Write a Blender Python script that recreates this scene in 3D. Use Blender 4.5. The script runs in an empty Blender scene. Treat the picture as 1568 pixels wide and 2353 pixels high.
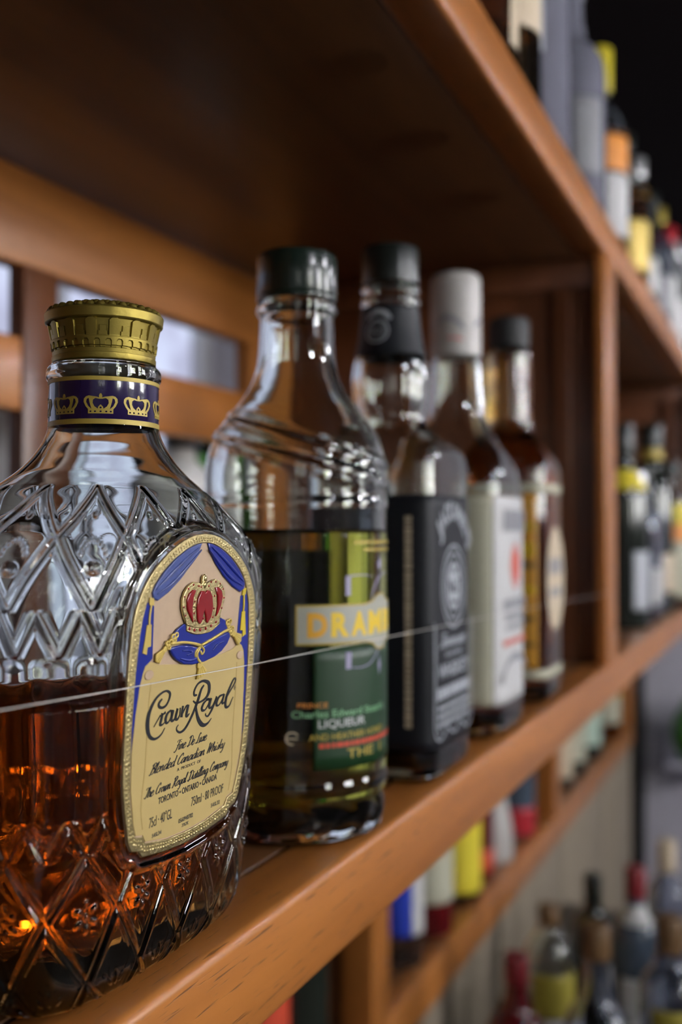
import bpy, bmesh, math, random
import numpy as np
from mathutils import Vector, Matrix

random.seed(7)
SC = bpy.context.scene
COL = SC.collection

# ------------------------------------------------------------------ camera, world, exposure
YAW, PITCH = math.radians(24.41), math.radians(1.14)
cam_d = bpy.data.cameras.new('camera')
cam = bpy.data.objects.new('camera', cam_d)
COL.objects.link(cam)
cam.location = (0, 0, 0.150)
_f = Vector((math.cos(YAW) * math.cos(PITCH), math.sin(YAW) * math.cos(PITCH), math.sin(PITCH)))
cam.rotation_euler = _f.to_track_quat('-Z', 'Y').to_euler()
cam_d.sensor_fit = 'VERTICAL'
cam_d.sensor_height = 36
cam_d.sensor_width = 24
cam_d.lens = 35
cam_d.clip_start = 0.01
cam_d.clip_end = 60
cam_d.dof.use_dof = True
cam_d.dof.focus_distance = 0.345
cam_d.dof.aperture_fstop = 5.6
SC.camera = cam

world = bpy.data.worlds.new('world')
SC.world = world
world.use_nodes = True
world.node_tree.nodes['Background'].inputs[0].default_value = (0.55, 0.65, 0.85, 1)
world.node_tree.nodes['Background'].inputs[1].default_value = 0.6

SC.view_settings.view_transform = 'Standard'
SC.view_settings.look = 'None'
SC.view_settings.gamma = 1
SC.view_settings.use_curve_mapping = False
SC.view_settings.exposure = 0.36

cy = SC.cycles
cy.max_bounces = 14
cy.transmission_bounces = 14
cy.glossy_bounces = 6
cy.diffuse_bounces = 4
cy.transparent_max_bounces = 12
cy.sample_clamp_indirect = 14.0
cy.blur_glossy = 0.4
cy.use_denoising = True
cy.use_adaptive_sampling = True
cy.adaptive_threshold = 0.06
cy.use_light_tree = False

# window daylight strength per wall
WIN_FRONT, WIN_SIDE, WIN_BACK = 34.0, 2.0, 0.95

# ------------------------------------------------------------------ materials
MATS = {}

def mat(name):
    m = bpy.data.materials.new(name)
    m.use_nodes = True
    MATS[name] = m
    nt = m.node_tree
    return m, nt, nt.nodes['Principled BSDF'], nt.nodes, nt.links

def plain(name, col, rough=0.5, metal=0.0, coat=0.0, bump=0.0, bscale=300.0, spec=0.5, var=0.0):
    m, nt, p, N, L = mat(name)
    p.inputs['Base Color'].default_value = (*col, 1)
    p.inputs['Roughness'].default_value = rough
    p.inputs['Metallic'].default_value = metal
    p.inputs['Coat Weight'].default_value = coat
    p.inputs['Specular IOR Level'].default_value = spec
    tc = N.new('ShaderNodeTexCoord')
    nz = N.new('ShaderNodeTexNoise')
    nz.inputs['Scale'].default_value = bscale
    nz.inputs['Detail'].default_value = 4
    L.new(tc.outputs['Object'], nz.inputs['Vector'])
    mx = N.new('ShaderNodeMix')
    mx.data_type = 'RGBA'
    mx.inputs[6].default_value = (*[c * (1 - var) for c in col], 1)
    mx.inputs[7].default_value = (*[min(1, c * (1 + var)) for c in col], 1)
    L.new(nz.outputs['Fac'], mx.inputs[0])
    L.new(mx.outputs[2], p.inputs['Base Color'])
    if bump:
        b = N.new('ShaderNodeBump')
        b.inputs['Strength'].default_value = bump
        b.inputs['Distance'].default_value = 0.001
        L.new(nz.outputs['Fac'], b.inputs['Height'])
        L.new(b.outputs['Normal'], p.inputs['Normal'])
    return m

def glass(name, col=(0.97, 0.985, 0.975), ior=1.5, rough=0.0):
    m, nt, p, N, L = mat(name)
    N.remove(p)
    g = N.new('ShaderNodeBsdfGlass')
    g.inputs['Color'].default_value = (*col, 1)
    g.inputs['IOR'].default_value = ior
    g.inputs['Roughness'].default_value = rough
    L.new(g.outputs[0], N['Material Output'].inputs['Surface'])
    return m

def liquid(name, col, dens):
    m, nt, p, N, L = mat(name)
    N.remove(p)
    g = N.new('ShaderNodeBsdfGlass')
    g.inputs['IOR'].default_value = 1.36
    L.new(g.outputs[0], N['Material Output'].inputs['Surface'])
    v = N.new('ShaderNodeVolumeAbsorption')
    v.inputs['Color'].default_value = (*col, 1)
    v.inputs['Density'].default_value = dens
    L.new(v.outputs[0], N['Material Output'].inputs['Volume'])
    return m

def wood(name, axis, c0, c1, dark, rough=0.36):
    """long grain along axis 0=X, 1=Y, 2=Z, with short dark pores"""
    m, nt, p, N, L = mat(name)
    tc = N.new('ShaderNodeTexCoord')
    mp = N.new('ShaderNodeMapping')
    sc = [26.0, 26.0, 26.0]
    sc[axis] = 1.6
    mp.inputs['Scale'].default_value = sc
    L.new(tc.outputs['Object'], mp.inputs['Vector'])
    n1 = N.new('ShaderNodeTexNoise')
    n1.inputs['Scale'].default_value = 1.6
    n1.inputs['Detail'].default_value = 5
    n1.inputs['Distortion'].default_value = 0.6
    L.new(mp.outputs[0], n1.inputs['Vector'])
    r1 = N.new('ShaderNodeValToRGB')
    r1.color_ramp.elements[0].position = 0.3
    r1.color_ramp.elements[0].color = (*c0, 1)
    r1.color_ramp.elements[1].position = 0.72
    r1.color_ramp.elements[1].color = (*c1, 1)
    L.new(n1.outputs['Fac'], r1.inputs[0])
    mp2 = N.new('ShaderNodeMapping')
    sc2 = [900.0, 900.0, 900.0]
    sc2[axis] = 45.0
    mp2.inputs['Scale'].default_value = sc2
    L.new(tc.outputs['Object'], mp2.inputs['Vector'])
    n2 = N.new('ShaderNodeTexNoise')
    n2.inputs['Scale'].default_value = 1.0
    n2.inputs['Detail'].default_value = 2
    L.new(mp2.outputs[0], n2.inputs['Vector'])
    r2 = N.new('ShaderNodeValToRGB')
    r2.color_ramp.elements[0].position = 0.62
    r2.color_ramp.elements[0].color = (0, 0, 0, 1)
    r2.color_ramp.elements[1].position = 0.70
    r2.color_ramp.elements[1].color = (1, 1, 1, 1)
    L.new(n2.outputs['Fac'], r2.inputs[0])
    mx = N.new('ShaderNodeMix')
    mx.data_type = 'RGBA'
    mx.inputs[7].default_value = (*dark, 1)
    ml = N.new('ShaderNodeMath')
    ml.operation = 'MULTIPLY'
    ml.inputs[1].default_value = 0.75
    L.new(r2.outputs[0], ml.inputs[0])
    L.new(ml.outputs[0], mx.inputs[0])
    L.new(r1.outputs[0], mx.inputs[6])
    L.new(mx.outputs[2], p.inputs['Base Color'])
    p.inputs['Roughness'].default_value = rough
    p.inputs['Coat Weight'].default_value = 0.25
    p.inputs['Coat Roughness'].default_value = 0.22
    bp = N.new('ShaderNodeBump')
    bp.invert = True
    bp.inputs['Strength'].default_value = 0.25
    bp.inputs['Distance'].default_value = 0.0004
    L.new(r2.outputs[0], bp.inputs['Height'])
    L.new(bp.outputs[0], p.inputs['Normal'])
    return m

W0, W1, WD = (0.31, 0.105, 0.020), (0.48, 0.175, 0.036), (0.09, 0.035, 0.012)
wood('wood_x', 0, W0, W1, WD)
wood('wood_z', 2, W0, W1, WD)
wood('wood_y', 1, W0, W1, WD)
wood('wood_dark_shaded', 0, (0.085, 0.034, 0.012), (0.14, 0.055, 0.018), (0.03, 0.012, 0.006))  # dark wood for back panels; on shelf boards it paints in their shade
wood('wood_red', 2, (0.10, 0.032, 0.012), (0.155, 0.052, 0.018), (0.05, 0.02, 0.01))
glass('glass')
glass('glass_grey', (0.86, 0.88, 0.92))
glass('glass_green', (0.55, 0.72, 0.45))
glass('glass_amber', (0.80, 0.45, 0.12))
liquid('whisky', (0.88, 0.56, 0.0), 44.0)
liquid('whisky_light', (0.95, 0.64, 0.0), 40.0)
liquid('whisky_dark', (0.90, 0.22, 0.04), 45.0)
liquid('liqueur', (0.80, 0.76, 0.0), 34.0)
liquid('amber_orange', (0.99, 0.45, 0.05), 30.0)
liquid('red_liquid', (0.85, 0.05, 0.03), 60.0)
plain('gold_cap', (0.27, 0.205, 0.04), 0.40, 0.75, bump=0.05, bscale=900)
plain('gold_foil', (0.60, 0.49, 0.24), 0.33, 1.0, bump=0.35, bscale=1400)
plain('frosted_glass', (0.16, 0.16, 0.20), 0.12, coat=0.5)
plain('gold_flat', (0.62, 0.46, 0.12), 0.45, 0.35)
plain('gold_print', (0.40, 0.295, 0.05), 0.45, 0.2)
plain('purple_band', (0.016, 0.007, 0.055), 0.2, 0.0, coat=0.8, bump=0.3, bscale=120)
plain('label_beige', (0.46, 0.33, 0.22), 0.55, var=0.06, bscale=400)
plain('label_cream', (0.47, 0.35, 0.13), 0.52, var=0.07, bscale=120)
plain('scroll_fold', (0.44, 0.32, 0.11), 0.5, var=0.05)
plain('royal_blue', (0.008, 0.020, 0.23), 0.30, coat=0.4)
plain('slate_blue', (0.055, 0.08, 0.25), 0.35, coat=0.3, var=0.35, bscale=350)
plain('ruby_red', (0.26, 0.008, 0.010), 0.22, coat=0.6)
plain('yellow_tassel', (0.60, 0.45, 0.02), 0.5)
plain('ink', (0.012, 0.014, 0.02), 0.4)
plain('ink_soft', (0.06, 0.055, 0.04), 0.5)
plain('black_plastic', (0.010, 0.013, 0.011), 0.28)
plain('black_matte', (0.012, 0.012, 0.013), 0.6)
plain('green_black_cap', (0.008, 0.016, 0.011), 0.25, coat=0.3)
plain('black_label', (0.007, 0.008, 0.012), 0.5, spec=0.3)
plain('white_plastic', (0.43, 0.41, 0.39), 0.4)
plain('white_paper', (0.50, 0.50, 0.50), 0.55)
plain('cream_paper', (0.45, 0.44, 0.33), 0.55)
plain('grey_print', (0.22, 0.22, 0.24), 0.5)
plain('silver_print', (0.38, 0.40, 0.44), 0.4)
plain('lilac_print', (0.30, 0.28, 0.42), 0.35)
plain('green_print', (0.007, 0.038, 0.011), 0.4)
plain('mint_print', (0.20, 0.42, 0.22), 0.4)
plain('red_print', (0.55, 0.06, 0.025), 0.45)
plain('yellow_print', (0.74, 0.52, 0.02), 0.4)
plain('orange_print', (0.66, 0.34, 0.02), 0.4)
plain('yellow_label', (0.70, 0.58, 0.04), 0.45)
plain('banner_paper', (0.36, 0.36, 0.31), 0.45)
plain('olive_label', (0.30, 0.25, 0.03), 0.5)
plain('dull_red', (0.20, 0.014, 0.02), 0.35)
plain('amber_glow', (0.52, 0.25, 0.02), 0.3, coat=0.5)
plain('bright_white', (0.80, 0.80, 0.80), 0.4)
plain('blue_label', (0.02, 0.05, 0.45), 0.4)
plain('green_label', (0.12, 0.30, 0.18), 0.5)
plain('palegreen_label', (0.42, 0.55, 0.45), 0.5)
plain('orange_label', (0.75, 0.28, 0.05), 0.4)
plain('beige_label', (0.55, 0.45, 0.32), 0.5)
plain('brown_cap', (0.14, 0.075, 0.03), 0.4)
plain('red_cap', (0.40, 0.02, 0.03), 0.3)
plain('yellow_cap', (0.55, 0.45, 0.03), 0.35)
plain('silver_cap', (0.6, 0.6, 0.62), 0.3, 0.8)
plain('dark_glass', (0.012, 0.016, 0.012), 0.06, spec=0.8)
plain('dark_red_glass', (0.10, 0.006, 0.008), 0.08, spec=0.7)
plain('slate_glass', (0.06, 0.08, 0.11), 0.1, spec=0.7)
plain('beige_panel', (0.245, 0.20, 0.145), 0.6, var=0.05, bscale=20)
plain('counter_top', (0.025, 0.018, 0.015), 0.35)
plain('wall_paint', (0.40, 0.39, 0.43), 0.8, var=0.04, bscale=8)
plain('wall_grey', (0.52, 0.50, 0.56), 0.8, var=0.04, bscale=8)
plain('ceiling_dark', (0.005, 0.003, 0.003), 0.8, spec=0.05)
plain('floor_dark', (0.06, 0.04, 0.03), 0.5)
plain('black_paint', (0.004, 0.004, 0.004), 0.6)
plain('frame_white', (0.55, 0.55, 0.55), 0.5)
plain('leaf_green', (0.05, 0.16, 0.015), 0.45, var=0.3, bscale=12)
plain('thread', (0.75, 0.72, 0.68), 0.3)

def pane_mat(name, strength, green, frosted=False):
    """daylight seen through a window: pale sky with soft foliage"""
    m, nt, p, N, L = mat(name)
    N.remove(p)
    tc = N.new('ShaderNodeTexCoord')
    nz = N.new('ShaderNodeTexNoise')
    nz.inputs['Scale'].default_value = 4.5
    nz.inputs['Detail'].default_value = 6
    L.new(tc.outputs['Object'], nz.inputs['Vector'])
    r = N.new('ShaderNodeValToRGB')
    e = r.color_ramp.elements
    e[0].position = 0.36
    e[0].color = (0.10, 0.13, 0.05, 1)
    e[1].position = 0.55
    e[1].color = (0.90, 0.88, 1.0, 1)
    k = e.new(0.45)
    k.color = (0.50, 0.52, 0.36, 1) if green else (0.62, 0.70, 0.85, 1)
    if frosted:
        e[0].color, k.color, e[2].color = (0.42, 0.44, 0.60, 1), (0.50, 0.53, 0.72, 1), (0.60, 0.66, 0.86, 1)
    L.new(nz.outputs['Fac'], r.inputs[0])
    em = N.new('ShaderNodeEmission')
    em.inputs['Strength'].default_value = strength
    L.new(r.outputs[0], em.inputs['Color'])
    L.new(em.outputs[0], N['Material Output'].inputs['Surface'])

pane_mat('pane_front', WIN_FRONT, True)
pane_mat('pane_side', WIN_SIDE, True)
pane_mat('pane_back', WIN_BACK, False, True)

# ------------------------------------------------------------------ object helpers (millimetres in, metres out)
MM = 0.001

def obj(name, verts, faces, material, parent=None, smooth=True, loc=None):
    me = bpy.data.meshes.new(name)
    v = np.asarray(verts, dtype=float) * MM
    me.from_pydata(v.tolist(), [], [tuple(int(i) for i in f) for f in faces])
    me.materials.append(MATS[material])
    if smooth:
        me.polygons.foreach_set('use_smooth', [True] * len(me.polygons))
    me.update()
    return link(name, me, parent, loc)

def link(name, me, parent=None, loc=None):
    o = bpy.data.objects.new(name, me)
    COL.objects.link(o)
    if parent is not None:
        o.parent = parent
    if loc is not None:
        o.location = [c * MM for c in loc]
    return o

def tag(o, label, cat, group=None, kind=None):
    o['label'] = label
    if cat:
        o['category'] = cat
    if group:
        o['group'] = group
    if kind:
        o['kind'] = kind
    return o

def thing(name, label, cat, loc, rz=0.0, group=None):
    e = bpy.data.objects.new(name, None)
    e.empty_display_size = 0.02
    COL.objects.link(e)
    e.location = [c * MM for c in loc]
    e.rotation_euler = (0, 0, rz)
    return tag(e, label, cat, group)

def structure(o):
    o['kind'] = 'structure'
    return o

def box_data(x0, x1, y0, y1, z0, z1, bev=0.0, seg=2):
    bm = bmesh.new()
    bmesh.ops.create_cube(bm, size=1)
    for v in bm.verts:
        v.co = ((x0 + x1) / 2 + v.co.x * (x1 - x0), (y0 + y1) / 2 + v.co.y * (y1 - y0), (z0 + z1) / 2 + v.co.z * (z1 - z0))
    if bev:
        bmesh.ops.bevel(bm, geom=bm.edges[:], offset=bev, segments=seg, profile=0.5, affect='EDGES')
    bm.verts.index_update()
    V = [tuple(v.co) for v in bm.verts]
    F = [[v.index for v in f.verts] for f in bm.faces]
    bm.free()
    return V, F

def box(name, material, x0, x1, y0, y1, z0, z1, parent=None, bev=0.0, seg=2):
    V, F = box_data(x0, x1, y0, y1, z0, z1, bev, seg)
    o = obj(name, V, F, material, parent, smooth=False)
    if bev:
        try:
            o.data.set_sharp_from_angle(angle=math.radians(50))
        except Exception:
            pass
        o.data.polygons.foreach_set('use_smooth', [True] * len(o.data.polygons))
    return o

def pchip(xs, ys):
    xs, ys = np.array(xs, float), np.array(ys, float)
    h = np.diff(xs)
    d = np.diff(ys) / h
    m = np.zeros(len(xs))
    for i in range(1, len(xs) - 1):
        if d[i - 1] * d[i] > 0:
            w1, w2 = 2 * h[i] + h[i - 1], h[i] + 2 * h[i - 1]
            m[i] = (w1 + w2) / (w1 / d[i - 1] + w2 / d[i])
    m[0], m[-1] = d[0], d[-1]

    def f(x):
        x = np.clip(np.asarray(x, float), xs[0], xs[-1])
        i = np.clip(np.searchsorted(xs, x) - 1, 0, len(h) - 1)
        t = (x - xs[i]) / h[i]
        return ((2 * t**3 - 3 * t**2 + 1) * ys[i] + (t**3 - 2 * t**2 + t) * h[i] * m[i]
                + (-2 * t**3 + 3 * t**2) * ys[i + 1] + (t**3 - t**2) * h[i] * m[i + 1])
    return f

class Loft:
    """bottle section by height: half width a, half depth b, superellipse power p"""
    def __init__(self, rows):
        z = [r[0] for r in rows]
        self.z0, self.z1 = z[0], z[-1]
        self.a = pchip(z, [r[1] for r in rows])
        self.b = pchip(z, [r[2] if len(r) > 2 else r[1] for r in rows])
        self.p = pchip(z, [r[3] if len(r) > 3 else 2.0 for r in rows])

    def r(self, th, z, inset=0.0):
        a, b, p = self.a(z) - inset, self.b(z) - inset, self.p(z)
        c, s = np.abs(np.cos(th)), np.abs(np.sin(th))
        return ((c / a)**p + (s / b)**p)**(-1.0 / p)

    def pt(self, th, z, off=0.0):
        r = self.r(th, z) + off
        return r * np.cos(th), r * np.sin(th)

def rings_mesh(rings, close0=True, close1=True):
    """list of (n,3) rings -> closed skin"""
    n = len(rings[0])
    V = np.concatenate(rings)
    F = []
    ar = np.arange(n)
    nx = (ar + 1) % n
    for k in range(len(rings) - 1):
        q = np.stack([k * n + ar, k * n + nx, (k + 1) * n + nx, (k + 1) * n + ar], 1)
        F.append(q)
    F = np.concatenate(F).tolist()
    V = V.tolist()
    if close0:
        V.append(list(np.mean(rings[0], 0)))
        c = len(V) - 1
        F += [[c, int(nx[i]), int(i)] for i in range(n)]
    if close1:
        V.append(list(np.mean(rings[-1], 0)))
        c = len(V) - 1
        o = (len(rings) - 1) * n
        F += [[c, o + int(i), o + int(nx[i])] for i in range(n)]
    return V, F

def zsamp(z0, z1, step, extra=()):
    z = list(np.linspace(z0, z1, max(3, int((z1 - z0) / step) + 1))) + list(extra)
    z = sorted(set(round(v, 3) for v in z if z0 <= v <= z1))
    return z

def ring(loft, z, th, inset=0.0, scale=1.0):
    r = loft.r(th, z, inset) * scale
    return np.stack([r * np.cos(th), r * np.sin(th), np.full(len(th), z)], 1)

def inner_rings(loft, th, wall, base, top, step, grow=0.0):
    """rings of the cavity, bottom up"""
    rb = 8.0
    out = []
    for z in zsamp(base, top, step, (base + 0.6, base + 1.6, base + 3, base + 5)):
        t = min(1.0, (z - base) / rb)
        sc = 0.91 + 0.09 * math.sqrt(max(0.0, 1 - (1 - t)**2))
        out.append(ring(loft, z, th, wall - grow, sc))
    return out

def glass_parts(parent, loft, level, seg=72, step=3.0, wall=3.0, base=7.0, gmat='glass', lmat='whisky', outer=None):
    th = np.linspace(0, 2 * np.pi, seg, endpoint=False)
    o = outer if outer is not None else [ring(loft, z, th) for z in zsamp(loft.z0, loft.z1, step)]
    inn = inner_rings(loft, th, wall, base, loft.z1, step)
    V, F = rings_mesh(o + inn[::-1])
    g = obj('glass', V, F, gmat, parent)
    if level:
        lr = inner_rings(loft, th, wall, base, level, step, 0.12)
        V, F = rings_mesh(lr)
        obj('liquid', V, F, lmat, parent)
    return g

def lathe(name, material, prof, parent, seg=48, close0=True, close1=True):
    th = np.linspace(0, 2 * np.pi, seg, endpoint=False)
    rings = [np.stack([r * np.cos(th), r * np.sin(th), np.full(seg, z)], 1) for r, z in prof]
    V, F = rings_mesh(rings, close0, close1)
    o = obj(name, V, F, material, parent)
    try:
        o.data.set_sharp_from_angle(angle=math.radians(40))
    except Exception:
        pass
    return o

def patch(name, material, parent, loft, t0, t1, z0, z1, off=0.25, th_step=2.5, z_step=6.0, thick=0.25):
    """paper label wrapped on a bottle between two angles (degrees)"""
    nt = max(2, int(abs(t1 - t0) / th_step) + 1)
    nz = max(2, int((z1 - z0) / z_step) + 1)
    ths = np.radians(np.linspace(t0, t1, nt))
    zs = np.linspace(z0, z1, nz)
    V, F = [], []
    for o_ in (off, off - thick):
        for z in zs:
            x, y = loft.pt(ths, z, o_)
            V += [(x[i], y[i], z) for i in range(nt)]
    n1 = nt * nz
    for j in range(nz - 1):
        for i in range(nt - 1):
            a = j * nt + i
            F.append((a, a + 1, a + nt + 1, a + nt))
            F.append((n1 + a, n1 + a + nt, n1 + a + nt + 1, n1 + a + 1))
    for i in range(nt - 1):
        F.append((i, n1 + i, n1 + i + 1, i + 1))
        b = (nz - 1) * nt + i
        F.append((b, b + 1, n1 + b + 1, n1 + b))
    for j in range(nz - 1):
        a = j * nt
        F.append((a, a + nt, n1 + a + nt, n1 + a))
        b = j * nt + nt - 1
        F.append((b, n1 + b, n1 + b + nt, b + nt))
    return obj(name, V, F, material, parent)

# ------------------------------------------------------------------ flat artwork: shapes, text, pen strokes (x right, y up, h out)
def shape(polys, h0, h1, bevel=0.0):
    """closed outlines (even-odd holes) as a plate from height h0 to h1"""
    c = bpy.data.curves.new('shape', 'CURVE')
    c.dimensions = '2D'
    c.fill_mode = 'BOTH'
    bevel = min(bevel, (h1 - h0) / 2 * 0.98)
    c.extrude = (h1 - h0) / 2 - bevel
    c.bevel_depth = bevel
    c.bevel_resolution = 2
    c.offset = -bevel
    for pl in polys:
        sp = c.splines.new('POLY')
        sp.points.add(len(pl) - 1)
        for p, q in zip(sp.points, pl):
            p.co = (q[0], q[1], 0, 1)
        sp.use_cyclic_u = True
    o = bpy.data.objects.new('shape', c)
    me = bpy.data.meshes.new_from_object(o)
    V = [(v.co.x, v.co.y, v.co.z + (h0 + h1) / 2) for v in me.vertices]
    F = [tuple(p.vertices) for p in me.polygons]
    bpy.data.objects.remove(o)
    bpy.data.curves.remove(c)
    bpy.data.meshes.remove(me)
    return V, F

def text(body, x0, x1, y, cap, h0=0.0, h1=0.08, bold=0.0, shear=0.0, slope=0.0):
    """printed line from x0 to x1 on baseline y with the given capital height"""
    c = bpy.data.curves.new('text', 'FONT')
    c.body = body
    c.size = 1.0
    c.shear = shear
    c.offset = bold
    c.extrude = 0.05
    c.resolution_u = 3
    o = bpy.data.objects.new('text', c)
    me = bpy.data.meshes.new_from_object(o)
    P = np.array([tuple(v.co) for v in me.vertices])
    F = [tuple(p.vertices) for p in me.polygons]
    bpy.data.objects.remove(o)
    bpy.data.curves.remove(c)
    bpy.data.meshes.remove(me)
    a, b = P[:, 0].min(), P[:, 0].max()
    x = x0 + (P[:, 0] - a) / (b - a) * (x1 - x0)
    yy = y + P[:, 1] / 0.70 * cap + slope * (x - x0)
    hh = np.where(P[:, 2] > 0, h1, h0)
    return np.stack([x, yy, hh], 1).tolist(), F

def catmull(pts, k=6):
    P = [Vector((p[0], p[1])) for p in pts]
    if len(P) == 2:
        return [P[0].lerp(P[1], i / k) for i in range(k + 1)]
    Q = [P[0] * 2 - P[1]] + P + [P[-1] * 2 - P[-2]]
    out = []
    for i in range(1, len(Q) - 2):
        for j in range(k):
            t = j / k
            a, b, c, d = Q[i - 1], Q[i], Q[i + 1], Q[i + 2]
            out.append(0.5 * ((2 * b) + (c - a) * t + (2 * a - 5 * b + 4 * c - d) * t * t + (3 * b - a - 3 * c + d) * t**3))
    out.append(P[-1])
    return out

def stroke(pts, widths, h0=0.0, h1=0.10, k=6):
    """pen ribbon; widths is one number or one per point"""
    C = catmull(pts, k)
    n = len(C)
    if isinstance(widths, (int, float)):
        widths = [widths] * len(pts)
    wi = np.interp(np.linspace(0, len(widths) - 1, n), range(len(widths)), widths)
    V, F = [], []
    for i, p in enumerate(C):
        t = (C[min(i + 1, n - 1)] - C[max(i - 1, 0)])
        t = t.normalized() if t.length > 1e-9 else Vector((1, 0))
        nv = Vector((-t.y, t.x)) * wi[i] / 2
        for h in (h1, h0):
            V += [(p.x + nv.x, p.y + nv.y, h), (p.x - nv.x, p.y - nv.y, h)]
    for i in range(n - 1):
        a, b = 4 * i, 4 * i + 4
        F += [(a, a + 1, b + 1, b), (a, b, b + 2, a + 2), (a + 1, a + 3, b + 3, b + 1)]
    F += [(0, 2, 3, 1), (4 * n - 4, 4 * n - 3, 4 * n - 1, 4 * n - 2)]
    return V, F

def merge(parts):
    V, F = [], []
    for v, f in parts:
        o = len(V)
        V += [tuple(q) for q in v]
        F += [tuple(i + o for i in q) for q in f]
    return V, F

def circle_pts(x, y, rx, ry=None, n=20):
    ry = rx if ry is None else ry
    return [(x + rx * math.cos(2 * math.pi * i / n), y + ry * math.sin(2 * math.pi * i / n)) for i in range(n)]

def dome(x, y, r, h0, hh, n=10, m=4):
    """small bead"""
    V, F = [], []
    for j in range(m):
        a = j / m * math.pi / 2
        V += [(x + r * math.cos(a) * math.cos(2 * math.pi * i / n), y + r * math.cos(a) * math.sin(2 * math.pi * i / n), h0 + hh * math.sin(a)) for i in range(n)]
    V.append((x, y, h0 + hh))
    for j in range(m - 1):
        for i in range(n):
            F.append((j * n + i, j * n + (i + 1) % n, (j + 1) * n + (i + 1) % n, (j + 1) * n + i))
    F += [((m - 1) * n + i, (m - 1) * n + (i + 1) % n, m * n) for i in range(n)]
    return V, F

def bend(VF, fn, cut=1.5):
    """cut artwork into narrow strips along x and map (x, y, h) -> bottle space"""
    V, F = VF
    if cut:
        bm = bmesh.new()
        vs = [bm.verts.new(v) for v in V]
        for f in F:
            try:
                bm.faces.new([vs[i] for i in f])
            except ValueError:
                pass
        xs = [v[0] for v in V]
        x = math.floor(min(xs) / cut) * cut + cut
        while x < max(xs):
            bmesh.ops.bisect_plane(bm, geom=bm.verts[:] + bm.edges[:] + bm.faces[:], plane_co=(x, 0, 0), plane_no=(1, 0, 0), dist=1e-5)
            x += cut
        bm.verts.index_update()
        V = [tuple(v.co) for v in bm.verts]
        F = [[v.index for v in f.verts] for f in bm.faces]
        bm.free()
    return [fn(*v) for v in V], F

def art(name, material, VF, fn, parent, cut=0.0, smooth=False, label=None):
    V, F = bend(VF, fn, cut)
    o = obj(name, V, F, material, parent, smooth=smooth)
    if label:
        o['label'] = label
    if name in ('lettering', 'small_print', 'monogram', 'label_frame', 'cap_print', 'emblem', 'emblem_number', 'front_print', 'estimated_mark', 'cord_knot', 'rope'):
        o['kind'] = 'stuff'
    return o

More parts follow.
